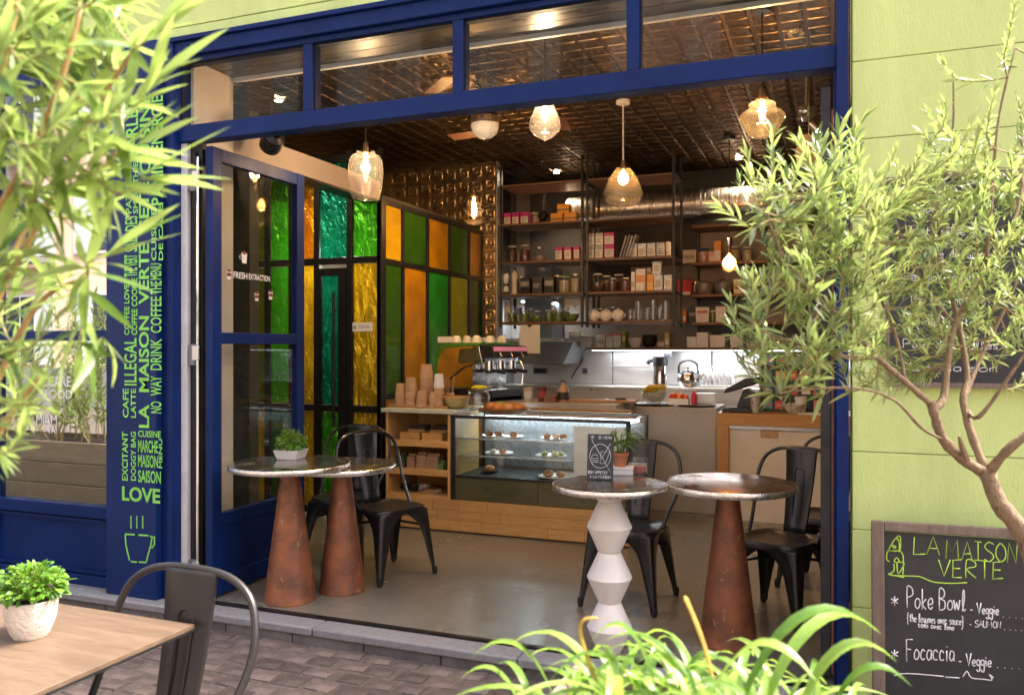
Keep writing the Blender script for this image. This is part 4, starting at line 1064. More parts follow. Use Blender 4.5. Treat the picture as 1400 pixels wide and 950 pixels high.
MB().prism([(-.30,.34),(-.17,.325),(-.17,.432),(-.285,.425)], -EW/2+.012, EW/2-.012, 'x').build("front_hood", PLASTIC_B, em, bev=.006)
MB().box(-EW/2+.02,EW/2-.02,-.296,-.287,.385,.42).build("pink_strip", mat("pink_panel", (.60,.20,.24), .45, emit=.06), em)
MB().box(-EW/2+.02,EW/2-.02,-.27,.2,.03,.085).build("drip_tray", PLASTIC_B, em, bev=.006)
MB().box(-EW/2+.03,EW/2-.03,-.265,-.09,.0855,.09).build("drip_grid", CHROME, em)
for k in range(3):
    x = -.14+.14*k
    g_ = MB().cyl((x,-.19,.24),(x,-.19,.31),.034,n=16).build("group_head", CHROME, em)
    MB().cyl((x,-.2,.238),(x,-.34,.225),.012,.016).cyl((x,-.19,.215),(x,-.19,.2395),.036,n=16).build("portafilter", PLASTIC_B, g_)
    MB().cyl((x,-.292,.375),(x,-.315,.335),.006).build("lever", CHROME, g_)
MB().tube([(.2,-.22,.33),(.21,-.26,.25),(.2,-.25,.12)],.006,8).build("steam_wand", CHROME, em)
def emp(lx, ly, lz):
    lx, ly, lz = lx*1.12, ly*1.12, lz*1.12
    return Vector((em.location.x+math.cos(R(74))*lx-math.sin(R(74))*ly, em.location.y+math.sin(R(74))*lx+math.cos(R(74))*ly, em.location.z+lz))
CUPP = [(.018,0),(.03,.015),(.036,.05),(.034,.05),(.028,.016),(.001,.008)]
def cup(label, loc, s=1., flip=True, m_=CERAM):
    M = (Matrix.Translation((0,0,.05*s))@Matrix.Rotation(math.pi,4,'X') if flip else Matrix.Identity(4))@Matrix.Scale(s,4)
    hd = MB().tube([tuple(M@Vector(q)) for q in ((.032,0,.04),(.05,0,.038),(.048,0,.02),(.03,0,.016))],.004*s,6)
    prop("coffee_cup", label, "cup", loc, [("cup_wall", MB().lathe(CUPP,20,M,cap=False), m_),("handle", hd, m_)], random.uniform(0,6), "upturned white cups on the coffee machine")
for lx, ly, lb in ((-.17,.12,"leftmost white cup on the coffee machine"),(-.09,-.02,"white cup second from the left on the coffee machine"),(-.02,.14,"white cup at the back of the coffee machine"),(.03,-.06,"white cup near the middle of the coffee machine"),(.12,.02,"white cup right of the middle on the coffee machine"),(.18,-.06,"rightmost white cup on the coffee machine")):
    cup(lb, emp(lx, ly, .4525), 1.25)
prop("saucer_box","small white box on top of the coffee machine beside the cups","box",emp(-.19,.21,.452),[("box_body", MB().box(-.07,.07,-.04,.04,0,.045), PAPER_W,.004),("box_lid", MB().box(-.072,.072,-.042,.042,.0455,.055), PAPER_W,.003)],R(10))
# portafilter knocker / grinder left of the machine, grinder hopper behind
p = at(593, 520, y=3.3)
t = thing("coffee_bean_scoop", "tilted amber coloured container leaning behind the coffee machine", "container", (p.x, 3.36, BZ+.001))
MB().lathe([(.05,0),(.055,.30),(.05,.30),(.045,.01),(.001,.01)],20,cap=False).build("holder_column", PLASTIC_B, t)
MB().lathe([(.045,0),(.05,.02),(.05,.12),(.03,.13)],20,Matrix.Translation((0,-.02,.33))@Matrix.Rotation(R(30),4,'Y')).build("amber_cylinder", paint((.42,.20,.03),.3,.3), t)
p = at(652, 480, y=3.42)
t = thing("coffee_grinder", "coffee grinder with a clear bean hopper behind the machine", "grinder", (p.x, 3.44, BZ+.001))
MB().box(-.08,.08,-.06,.07,0,.34).build("grinder_body", CHROME, t, bev=.02)
MB().lathe([(.045,.341),(.085,.42),(.085,.54),(.08,.54),(.08,.425),(.04,.345)],24,cap=False).build("hopper", GLASS_C, t)
MB().lathe([(.001,.346),(.040,.348),(.076,.424),(.076,.47),(.001,.475)],24,cap=False).build("beans", paint((.035,.02,.012),.5), t)
MB().lathe([(.087,.541),(.087,.552),(.001,.556)],24).build("hopper_lid", PLASTIC_B, t)
YS_ = 5.06
# ------------------------------------------------------------------ hanging shelf rack
YR = 4.30
ZL = [1.66, 1.95, 2.28, 2.67, 3.07]
rk = thing("shelf_rack", "tall black steel rack with five dark wooden shelves behind the counter", "shelf rack", (0,0,0))
xr = [at(p, 400, y=YR).x for p in (684, 796, 803, 921)]
RD = .42
for i, (a, b) in enumerate(((xr[0], xr[1]), (xr[2], xr[3]))):
    for x in (a, b):
        for y in (YR, YR+RD):
            MB().box(x-.012,x+.012,y-.012,y+.012,ZL[0]-.06,ZC-.014).build("upright", BLACK_ST, rk)
    for z in ZL:
        o = MB().box(a+.013,b-.013,YR-.010,YR+RD+.010,z-.024,z).build("shelf_board", SHELFW, rk, bev=.002)
        MB().box(a+.0125,b-.0125,YR-.014,YR-.0105,z-.026,z-.020).build("edge_angle", BLACK_ST, o)
        for x in (a, b): MB().box(x-.008,x+.008,YR+.0125,YR+RD-.0125,z-.024,z-.006).build("side_rail", BLACK_ST, rk)
def sx(px, dy=.10): return at(px, 400, y=YR+dy).x
def pw(w, d=8.25): return w/F*d
def carton(name, label, cat, px, wpx, h, lv, face, band=None, dy=.10, z0=0, depth=.08, group=None, lid=None):
    w = pw(wpx)-.004
    parts = [("carton_body", MB().box(-w/2,w/2,-depth/2,depth/2,0,h), face, .002)]
    if band: parts.append(("printed_label", MB().box(-w/2+.004,w/2-.004,-depth/2-.0012,-depth/2-.0002,h*band[1],h*band[2]), band[0]))
    if band:
        q = MB(); hb_ = h*(band[2]-band[1]); rr = random.Random(int(px*10))
        for k in range(3):
            a_ = -w/2+.010+rr.uniform(0,.006); b_ = w/2-.010-rr.uniform(0,w*.3); z_ = h*band[1]+hb_*(.25+.22*k)
            q.box(a_, b_, -depth/2-.0018, -depth/2-.0013, z_, z_+hb_*.07)
        parts.append(("label_print", q, paint((.10,.08,.08)) if band[0] in (WLAB,) else paint((.60,.50,.38))))
    if lid: parts.append(("lid_band", MB().box(-w/2-.0008,w/2+.0008,-depth/2-.0008,depth/2+.0008,h*.84,h+.001), lid))
    return prop(name, label, cat, (sx(px,dy), YR+dy, ZL[lv]+.001+z0), parts, random.uniform(-.05,.05), group)
PINK, WLAB, ORA, GRYB = paint((.52,.03,.20)), paint((.72,.68,.62)), paint((.80,.34,.03)), paint((.40,.38,.35))
for k, (px, w) in enumerate(((695.5,11),(706.5,11),(719,12.5))):
    carton("tea_box", ("leftmost pink and white tea box on the upper left shelf","middle pink and white tea box on the upper left shelf","rightmost pink and white tea box on the upper left shelf")[k], "tea box", px, w, .125, 3, PINK, (WLAB,.06,.62), group="pink tea boxes")
for k, (px, z0, lb) in enumerate(((762.5,0,"lower left orange carton of the three stacked on the upper shelf"),(781,0,"lower right orange carton of the three stacked on the upper shelf"),(771.5,.091,"orange carton on top of two others on the upper shelf"))):
    carton("orange_carton", lb, "carton", px, 18, .09, 3, ORA, (paint((.12,.05,.02)),.25,.45), z0=z0, group="orange cartons")
t = thing("oil_lamp", "dark oil lamp with glass chimney on the upper left shelf", "oil lamp", (sx(743), YR+.10, ZL[3]+.001))
MB().lathe([(.06,0),(.065,.01),(.03,.03),(.055,.06),(.06,.085),(.03,.11),(.03,.125)],24).build("font", paint((.03,.025,.02),.3,.5), t)
MB().lathe([(.03,.126),(.05,.17),(.03,.23),(.027,.31)],24,cap=False).build("chimney", GLASS_C, t)
for k, (px, w) in enumerate(((765.5,11),(777.5,11),(789.5,9))):
    carton("tea_box", ("left pink and white tea box at the right end of the second left shelf","middle pink and white tea box at the right end of the second left shelf","right pink and white tea box beside the rack's central upright")[k], "tea box", px, w, .135, 2, PINK, (WLAB,.10,.74), group="pink tea boxes")
for c_ in range(3):
    for r_ in range(2):
        nm = ("left","middle","right pink")[c_]+" box in the "+("lower","upper")[r_]+" row of the six stacked tea boxes"
        carton("stacked_tea_box", nm, "tea box", (808.5,820.5,834)[c_], (11.5,11.5,14)[c_], .128, 2, (GRYB,GRYB,PINK)[c_], (WLAB,.12,.72), z0=r_*.129, group="six stacked tea boxes")
for k in range(4):
    M = Matrix.Translation((sx(850+k*4.2), YR+.1, ZL[2]+.004)) @ Matrix.Rotation(R(17),4,'Y')
    o = MB().box(-.004,.004,-.08,.08,0,.215+.01*(k%2)).build("magazine", paint(((.55,.53,.5),(.3,.3,.32),(.6,.58,.55),(.4,.4,.42))[k]), None, bev=.001)
    o.matrix_world = M
    tag(o, ("leftmost","second","third","rightmost")[k]+" of the four slanted magazines on the second right shelf", "magazine", "slanted magazines")
for k, px in enumerate((866.5,879,891.5,904.5)):
    carton("glass_tea_tin", ("first","second","third","fourth")[k]+" white labelled tea tin from the left, right of the magazines", "tin", px, 12, .135, 2, paint((.30,.29,.28),.25,.6), (WLAB,.05,.72), group="white labelled tea tins")
carton("leaflet_stack", "thin white leaflets upright at the right end of the second right shelf", "leaflets", 914, 5, .14, 2, PAPER_W, (paint((.5,.5,.5)),.2,.3))
# level 1
def bottle(name, label, cat, px, prof, m_, lv, dy=.10, extra=(), group=None, yy=None, z=None, n=20):
    y = YR+dy if yy is None else yy
    zz_ = ZL[lv]+.001 if z is None else z
    return prop(name, label, cat, (at(px,400,y=y).x, y, zz_), [("wall", MB().lathe(prof,n,cap=False), m_)]+[(a, MB().lathe(p_,n), b) for a, p_, b in extra], 0, group)
MILL = [(.001,.001),(.032,.001),(.034,.02),(.026,.06),(.028,.10),(.026,.135),(.032,.16),(.034,.19),(.026,.215),(.018,.222),(.001,.224)]
bottle("pepper_mill","white pepper mill with dark foot at the far left of the middle shelf","pepper mill",692,MILL,CERAM,1,extra=[("dark_foot",[(.0345,.0),(.0355,.01),(.0345,.03)],PLASTIC_B),("grip_band",[(.0275,.085),(.031,.09),(.0285,.115)],PLASTIC_B)])
bottle("tall_mill","plain cream salt mill beside the pepper mill on the middle shelf","salt mill",703.5,[(r*.95,z*1.05) for r,z in MILL],paint((.68,.60,.48)),1,extra=[("top_knob",[(.008,.236),(.012,.245),(.006,.254)],CERAM)])
for k, px in enumerate((720,736,752.5)):
    carton("black_tin", ("left","middle","right")[k]+" black tea tin with pale print on the middle left shelf", "tin", px, 14.5, .165, 1, paint((.012,.012,.013),.35), (paint((.22,.22,.23)),.45,.8) if k != 1 else (paint((.04,.04,.042)),.3,.7), depth=.09, lid=paint((.05,.05,.055),.3,.6), group="black tea tins")
def jar(label, px, w, h, lv, fill, lidm, dy=.10, group="storage jars", rnd=False, yy=None, z=None):
    r = pw(w)/2
    pr_ = [(.001,.002),(r*.9,.002),(r,.015),(r,h*.8),(r*.8,h*.9),(r*.8,h*.93)] if not rnd else [(.001,.002),(r*.55,.002),(r*.95,h*.3),(r,h*.5),(r*.85,h*.75),(r*.5,h*.88),(r*.5,h*.93)]
    fl_ = [(a*.94 if a > .01 else a, b*.93+.003) for a, b in pr_[:4]] + [(.001, pr_[3][1]*.93)]
    y = YR+dy if yy is None else yy
    t = thing("storage_jar", label, "jar", (at(px,400,y=y).x, y, ZL[lv]+.001 if z is None else z), 0, group)
    MB().lathe(pr_,20,cap=False).build("jar_glass", GLASS_C, t); MB().lathe(fl_,18,cap=False).build("contents", fill, t)
    lr = r*.84 if not rnd else r*.55
    MB().lathe([(lr,h*.93),(lr,h),(.001,h*1.01)],20).build("jar_lid", lidm, t)
    return t
GREENF, BROWNF, REDF, PEARL = mat("pickled_green",(.13,.20,.03),.5,var=.5,scale=40), mat("brown_beans",(.10,.045,.025),.5,var=.5,scale=60), mat("red_berries",(.16,.05,.04),.5,var=.5,scale=50), mat("pale_grain",(.42,.36,.24),.6,var=.3,scale=60)
WL, GL_, ML = paint((.7,.68,.62)), paint((.35,.48,.16)), paint((.5,.5,.48),.3,.8)
jar("jar with a green lid on the middle left shelf",772,17,.17,1,PEARL,GL_); jar("clear jar beside the central upright on the middle shelf",787,15,.19,1,PEARL,ML)
jar("round-bellied jar of dark beans, left on the middle right shelf",817.5,23,.185,1,BROWNF,WL,rnd=True); jar("short jar of brown contents beside the bellied jar",838,15,.135,1,BROWNF,ML); jar("short jar of reddish contents left of the white cartons",855,15,.135,1,REDF,ML)
carton("slim_carton","slim white carton beside the reddish jar","carton",867,6,.19,1,PAPER_W,(paint((.55,.5,.45)),.2,.5))
t = carton("milk_carton","white drinks carton with an orange square on the middle right shelf","carton",877,13,.215,1,PAPER_W,(paint((.78,.28,.08)),.38,.72),depth=.09)
carton("orange_box","narrow orange box among white cartons on the middle right shelf","box",890,9,.16,1,ORA,(paint((.9,.5,.08)),.1,.5))
carton("tin_of_tea","white labelled tin left of two at the end of the middle right shelf","tin",901,12.5,.15,1,paint((.32,.31,.3),.3,.6),(WLAB,.15,.75)); carton("tin_of_tea","white labelled tin at the right end of the middle right shelf","tin",914,11.5,.15,1,paint((.32,.31,.3),.3,.6),(WLAB,.15,.75)); carton("tin_of_tea","white labelled tin stacked on another on the middle right shelf","tin",899,12.5,.13,1,paint((.32,.31,.3),.3,.6),(WLAB,.15,.85),z0=.152)
carton("grey_packet","grey packet behind the stacked tin on the middle right shelf","packet",888,7,.24,1,paint((.45,.42,.38)),(WLAB,.6,.9),dy=.25)
# level 0
for k, (px, w, h, rn, lb) in enumerate(((700,12,.115,0,"first small green jar from the left on the lowest shelf"),(717,13,.115,0,"second small green jar from the left on the lowest shelf"),(735,17,.115,1,"rounded green jar, third from the left on the lowest shelf"),(750.5,13,.12,0,"fourth small green jar from the left on the lowest shelf"),(764,13,.12,0,"fifth small green jar from the left on the lowest shelf"),(782,21,.16,1,"large rounded green jar beside the central upright on the lowest shelf"))):
    jar(lb, px, w, h, 0, GREENF, WL if k != 1 else GL_, rnd=bool(rn), group="green preserve jars")
carton("blue_packet","blue-white packet behind the green jars on the lowest shelf","packet",709,8,.16,0,paint((.12,.22,.42)),(WLAB,.1,.5),dy=.26)
carton("tall_white_box","tall white box behind the leftmost green jar","box",695,9,.23,0,PAPER_W,(paint((.6,.58,.55)),.3,.6),dy=.27)
for k, px in enumerate((812,828.5,845)):
    r = .062
    t = thing("white_pot", ("left","middle","right")[k]+" of three white lidded pots on the lowest right shelf", "pot", (sx(px), YR+.1, ZL[0]+.001), 0, "white lidded pots")
    MB().lathe([(.001,0),(.035,0),(.058,.03),(r,.06),(.055,.09),(.04,.105)],24,cap=False).build("pot_body", CERAM, t)
    MB().lathe([(.042,.1055),(.03,.115),(.008,.118),(.009,.128),(.001,.13)],20,cap=False).build("pot_lid", CERAM, t)
    MB().tube([(.055,-.02,.08),(.078,-.02,.07),(.075,-.02,.045),(.058,-.02,.035)],.005,6).build("handle", CERAM, t)
GLAB = ['leftmost short clear','tall clear front','short clear rear','middle short clear','tallest central','fourth short front','tall clear rear','rightmost tall clear','second short rear']
gl_spots = [(862,.10,.11,9),(873,.06,.19,10),(877,.22,.12,10),(885,.10,.13,11),(893,.08,.20,11),(902,.12,.12,10),(904,.24,.16,10),(910,.08,.19,10),(867,.25,.12,10)]
for k, (px, dy, h, w) in enumerate(gl_spots):
    r = pw(w)/2
    o = MB().lathe([(.001,.003),(r*.82,.003),(r*.8,.0),(r*.84,.006),(r,h),(r*.96,h),(r*.78,.012),(.001,.012)],20,cap=False).build("drinking_glass", GLASS_C, None, (sx(px,dy), YR+dy, ZL[0]+.001))
    tag(o, GLAB[k]+" drinking glass in the cluster at the right of the lowest shelf", "glass", "drinking glasses on the lowest shelf")
# second row behind
for k, (px, w, h, lv, fill, lidm, rnd_, lb) in enumerate((
    (690,13,.16,3,BROWNF,ML,0,"dark jar in the back row behind the pink tea boxes"),(730,15,.15,3,PEARL,ML,0,"pale jar in the back row beside the oil lamp"),
    (700,16,.2,2,BROWNF,WL,0,"first tall jar at the back of the second left shelf"),(718,16,.2,2,REDF,WL,0,"second tall jar at the back of the second left shelf"),(738,17,.17,2,PEARL,ML,1,"round pale jar at the back of the second left shelf"),
    (713,14,.2,1,PEARL,ML,0,"pale jar in the back row behind the black tins"),(762,14,.2,1,BROWNF,ML,0,"brown jar in the back row beside the green lid"),
    (829,15,.18,1,PEARL,WL,0,"pale jar in the back row between two brown jars"),(846,15,.19,1,BROWNF,WL,0,"brown jar in the back row left of the cartons"),
    (726,12,.15,0,GREENF,ML,0,"green jar in the back row of the lowest left shelf"),(757,12,.15,0,PEARL,ML,0,"pale jar in the back row of the lowest left shelf"),(773,12,.14,0,GREENF,WL,0,"small green jar behind the large rounded jar"),
    (822,13,.14,0,PEARL,ML,0,"pale jar behind the white lidded pots"),(838,13,.15,0,BROWNF,ML,0,"brown jar behind the white lidded pots"))):
    jar(lb, px, w, h, lv, fill, lidm, dy=.30, rnd=bool(rnd_), group="jars in the back row")
for k, (px, h, z, lb) in enumerate(((1005,.16,2.28,"first pale jar right of the hanging globe bulb"),(1022,.15,2.28,"second pale jar right of the hanging globe bulb"),(950,.14,1.95,"small brown jar beside the red bag"),(975,.12,1.66,"small green jar between white boxes on the right lower shelf"),(1005,.15,1.66,"brown jar at the right of the lower right shelf"))):
    jar(lb, px, 14, h, 0, (PEARL,PEARL,BROWNF,GREENF,BROWNF)[k], WL, yy=YS_+.12, z=z+.001, group="kitchen shelf jars")
# hanging paper sheet under the rack
a = at(712, 446, y=YR+.02); b = at(740, 483, y=YR+.02)
prop("paper_sheet","white sheet of paper hanging below the lowest left shelf","paper",((a.x+b.x)/2, YR-.02, ZL[0]-.031),[("sheet", MB().box(-(b.x-a.x)/2,(b.x-a.x)/2,0,.002,-.29,0), PAPER_W),("clip", MB().box(-.02,.02,-.003,.004,-.02,.0), BLACK_ST)])
# ------------------------------------------------------------------ kitchen at the back
YW = 5.02
kb = thing("steel_worktop", "stainless steel kitchen worktop with backsplash along the back wall", "worktop", (0,0,0))
MB().box(-3.55,XR-.01,YW,YB-.002,.95,.985).build("top", STEEL, kb, bev=.004)
MB().box(-3.55,XR-.01,YW+.04,YB-.002,.0,.9495).build("cabinet_front", STEEL, kb)
for a, b in zip((-3.55,-2.35,-1.25,-.3),(-2.36,-1.26,-.31,.74)):
    MB().box(a+.003,b-.003,YB-.016,YB-.0125,.99,1.385).build("backsplash_panel", STEEL, kb, bev=.002)
MB().box(-3.55,XR-.01,YB-.03,YB-.0125,1.186,1.196).build("splash_ledge", STEEL, kb)
hd = thing("extractor_hood", "grey steel extractor hood low over the cooker at the left of the kitchen", "extractor hood", (0,0,0))
ha, hb = at(700, 470, y=5.0).x, at(790, 470, y=5.0).x
MB().prism([(ha,1.46),(hb,1.46),(hb-.12,1.22),(ha+.02,1.22)], 4.85, 5.45, 'y').build("canopy", DARKSTEEL, hd, bev=.004)
MB().box(ha,hb-.1,4.82,5.45,1.4605,1.50).build("hood_lip", STEEL, hd)
MB().box(ha+.15,hb-.3,5.0,5.4,1.501,2.3).build("flue", DARKSTEEL, hd)
lf = thing("tube_light", "cool white tube lamp glowing behind the green jars", "lamp", (0,0,0))
a = at(712, 408, y=5.2); b = at(762, 408, y=5.2)
MB().box(a.x,b.x,5.19,5.25,1.93,1.95).build("housing", WHITE_TRIM, lf)
MB().box(a.x+.01,b.x-.01,5.20,5.24,1.915,1.9295).build("tube", LED_C, lf)
add_light("tube_lamp_light", ((a.x+b.x)/2,5.2,1.90), 8, (.78,.9,1), lf, kind='AREA', sx=.5, sy=.08)
ws = thing("wall_shelves", "dark wooden wall shelves in the kitchen, right of the black rack", "shelves", (0,0,0))
YS = 5.06
for z in (2.67,2.28,1.95,1.66):
    MB().box(-1.40,XR-.01,YS,YB-.013,z-.028,z).build("shelf_board", SHELFW, ws, bev=.002)
MB().box(-2.55,-1.12,YS,YB-.013,1.40-.02,1.40).build("shelf_board", SHELFW, ws, bev=.002); MB().box(-1.10,XR-.01,YS,YB-.013,1.40-.02,1.40).build("shelf_board", SHELFW, ws, bev=.002)
for x in (-1.395,-.30,.60): MB().box(x-.01,x+.01,YB-.05,YB-.013,1.36,2.7).build("bracket_rail", BLACK_ST, ws)
def wx(px): return at(px, 400, y=YS+.12).x
def kbox(name, label, cat, px, wpx, h, z, m_, lid=None, d=.13, band=None, dy=.12):
    w = wpx/F*8.75
    parts = [("tub_body", MB().prism([(-w*.46,0),(w*.46,0),(w/2,h),(-w/2,h)],-d/2,d/2,'y'), m_, .004)]
    if lid: parts.append(("lid", MB().box(-w/2-.004,w/2+.004,-d/2-.004,d/2+.004,h+.0005,h+.015), lid, .003))
    if band: parts.append(("printed_label", MB().box(-w*.38,w*.38,-d/2-.0015,-d/2-.0003,h*band[1],h*band[2]), band[0]))
    return prop(name, label, cat, (at(px,400,y=YS+dy).x, YS+dy, z+.001), parts, random.uniform(-.08,.08))
TUBC, TUBW = paint((.50,.55,.56),.3), paint((.68,.64,.60),.4)
kbox("plastic_tub","wide clear plastic tub at the left of the lowest kitchen shelf","tub",796,34,.115,1.40,TUBC,TUBC); kbox("small_tub","small pale tub stacked on the wide clear tub","tub",786,14,.05,1.532,TUBW)
kbox("white_tub","white printed tub on the lowest kitchen shelf beside red lids","tub",823,12,.13,1.40,TUBW,None,band=(paint((.4,.4,.4)),.3,.6)); kbox("red_lid_tub","clear tub with red lid, left of two on the kitchen shelf","tub",835,11,.125,1.40,TUBC,paint((.45,.03,.05))); kbox("red_lid_tub","clear tub with red lid, right of two on the kitchen shelf","tub",846,11,.13,1.40,TUBC,paint((.5,.04,.06)))
kbox("green_bottle_pack","slim green packet right of the red lids","packet",855,5,.17,1.40,paint((.18,.30,.06)),None,band=(paint((.7,.6,.3)),.4,.7))
BOWL = [(.001,0),(.045,0),(.075,.05),(.088,.105),(.084,.105),(.07,.05),(.001,.01)]
bottle("mixing_bowl","white mixing bowl in the middle of the lowest kitchen shelf","bowl",869,BOWL,CERAM,0,yy=YS+.12,z=1.401,extra=[("foot_ring",[(.04,-.0005),(.047,.002),(.042,.006)],CERAM)])
bottle("black_bowl_stack","stack of black bowls beside the white mixing bowl","bowls",888,BOWL,PLASTIC_B,0,yy=YS+.12,z=1.401,extra=[("inner_bowl",[(.05,.06),(.086,.135),(.08,.135),(.04,.07)],PLASTIC_B)])
kbox("brown_packet","brown packet at the end of the left lowest kitchen shelf","packet",905,11,.07,1.40,KRAFT,None,band=(TUBW,.2,.7))
kbox("yellow_packet","yellow-topped packet by the rack upright","packet",913,7,.15,1.40,paint((.45,.36,.08)),None,band=(TUBW,.2,.6))
for k, (px, w, h, lb) in enumerate(((948,14,.11,"first grey-white container from the left on the right lowest shelf"),(963,16,.155,"tall grey-white container on the right lowest kitchen shelf"),(983,21,.11,"wide lidded white container on the right lowest kitchen shelf"),(1008,17,.13,"white container partly behind leaves on the right lowest shelf"),(1030,17,.14,"farthest right white container on the lowest shelf, behind leaves"))):
    kbox("food_container", lb, "container", px, w, h, 1.40, paint((.62,.60,.58),.35), TUBW if k in (2,4) else None, d=.2)
kbox("wire_basket","white basket with utensils at the left of the upper right shelf","basket",943,20,.14,2.28,TUBW,None,band=(paint((.45,.42,.38)),.3,.6)); 
jar("jar with a round blue lid on the upper right shelf",962,17,.15,0,mat("pink_sweets",(.55,.32,.26),.5,var=.5,scale=60),paint((.03,.05,.25)),yy=YS+.12,z=2.281,group="kitchen shelf jars")
kbox("pink_packet","pale pink packet beside the blue-lidded jar","packet",974,9,.115,2.28,paint((.62,.40,.40)),None,band=(TUBW,.2,.5)); kbox("orange_packet","tall orange and white box on the upper right shelf","box",982,10,.22,2.28,paint((.72,.30,.04)),None,band=(TUBW,.08,.55))
kbox("red_bag","red bag with white hem at the left of the right middle shelf","bag",938,20,.16,1.95,paint((.50,.03,.03)),None,band=(TUBW,.0,.2)); 
for k, (px, lb) in enumerate(((963,"left grey cooking pot with a lid on the right middle shelf"),(989,"right grey cooking pot with a lid on the right middle shelf"))):
    t = thing("cooking_pot", lb, "pot", (wx(px), YS+.14, 1.951), .3, "grey lidded pots")
    MB().lathe([(.001,0),(.07,0),(.09,.03),(.1,.11),(.096,.11),(.001,.10)],24,cap=False).build("pot_body", paint((.30,.28,.26),.35,.5), t)
    MB().lathe([(.101,.111),(.09,.13),(.03,.15),(.012,.155),(.018,.18),(.001,.19)],24,cap=False).build("pot_lid", paint((.34,.32,.30),.35,.5), t)
kbox("cream_box","cream box behind leaves at the right of the middle shelf","box",1012,17,.15,1.95,paint((.60,.52,.40)),None,band=(paint((.3,.2,.1)),.3,.5))
kbox("amber_jar_box","orange packet at the left of the right lower shelf","packet",937,6,.13,1.66,paint((.75,.25,.03)),None,band=(TUBW,.2,.5)); kbox("dark_bottle_set","dark packet beside the orange one on the right lower shelf","packet",948,12,.17,1.66,PLASTIC_B,None,band=(paint((.2,.2,.2)),.4,.6)); kbox("white_box","white box with red print on the right lower shelf","box",961,18,.16,1.66,TUBW,None,band=(paint((.5,.08,.06)),.6,.75)); kbox("white_jug","pale jug-like container on the right lower shelf","container",986,14,.16,1.66,TUBW,paint((.2,.2,.2)))
# spiral duct
dt = thing("spiral_duct", "wide spiral steel ventilation duct under the ceiling at the back", "duct", (0,0,0))
DY, DZ, DR = 5.12, 2.90, .145
m = MB(); prof = []
x = -2.75
while x < XR-.02:
    prof += [(DR, x),(DR, x+.055),(DR+.004, x+.058),(DR+.004, x+.066)]
    x += .068
m.lathe(prof, 36, Matrix.Translation((0,DY,DZ))@Matrix.Rotation(math.pi/2,4,'Y')); m.build("duct_tube", DUCT, dt, sharp=30)
MB().lathe([(DR+.006,0),(DR+.012,.005),(DR+.012,.05),(DR+.006,.055)],36,Matrix.Translation((-1.35,DY,DZ))@Matrix.Rotation(math.pi/2,4,'Y'),cap=False).build("joint_collar", DUCT, dt)
# cables on the backsplash, sockets
def cable(label, pts, w=.008, y=YB-.03):
    o = MB().tube(smooth([at(px, py, y=y) for px, py in pts], 4), w, 6).build("power_cable", PLASTIC_B); tag(o, label, "cable")
cable("black cable looping down the steel wall under the lowest kitchen shelf", [(795,476),(797,492),(788,505),(781,517)])
cable("black cable hanging beside the rack upright to the worktop", [(1007,476),(1009,492),(1020,505),(1032,525)])
for px, w, lb in ((739,22,"wide grey triple socket on the steel wall"),(800,9,"single dark socket on the steel wall")):
    p = at(px, 507, y=YB-.02); ww = w/F*9
    prop("wall_socket", lb, "socket", (p.x, YB-.017, p.z), [("plate", MB().box(-ww/2,ww/2,-.012,0,-.035,.035), DARKSTEEL, .003),("insert", MB().box(-ww/2+.012,ww/2-.012,-.0145,-.0122,-.022,.022), PLASTIC_B)])
# ------------------------------------------------------------------ concrete counter and right counter
CX0, CX1, CY0, CY1, CZ = -1.655, -.937, 3.46, 4.05, .888
cc = thing("concrete_counter", "pale speckled concrete counter block in the middle of the back", "counter", (0,0,0))
MB().box(CX0,CX1-.002,CY0,CY0+.05,0,CZ-.0).build("front_slab", CONCRETE, cc, bev=.004)
MB().box(CX0,CX1-.1,CY0+.0505,CY1,.1,CZ-.002).build("body", paint((.12,.11,.10),.8), cc); MB().box(CX0-.02,CX1-.001,CY0+.0505,CY1+.02,CZ-.03,CZ+.001).build("top", STONE_T, cc)
rc = thing("pine_counter", "orange pine framed counter with cream front panel at the right back", "counter", (0,0,0))
QY, QZ = 3.26, .868
MB().box(-.912,XR-.01,QY,QY+.62,QZ-.10,QZ).build("top_beam", PINE_O, rc, bev=.004)
MB().box(-.912,-.815,QY+.002,QY+.618,0,QZ-.1005).build("side_post", OAK_Z if False else wood("pine_post",(.62,.33,.105),(.50,.235,.06),.42,stretch=(12,12,1)), rc, bev=.004)
MB().box(-.8145,XR-.02,QY+.035,QY+.05,0,QZ-.1005).build("front_panel", CREAM, rc)
MB().box(-.8145,XR-.02,QY+.02,QY+.0345,QZ-.125,QZ-.101).build("panel_trim", STEEL, rc)
p = at(1052, 592, y=QY+.034)
MB().box(p.x-.07,p.x+.07,QY+.031,QY+.0348,p.z-.04,p.z+.03).build("kraft_patch", KRAFT, rc)
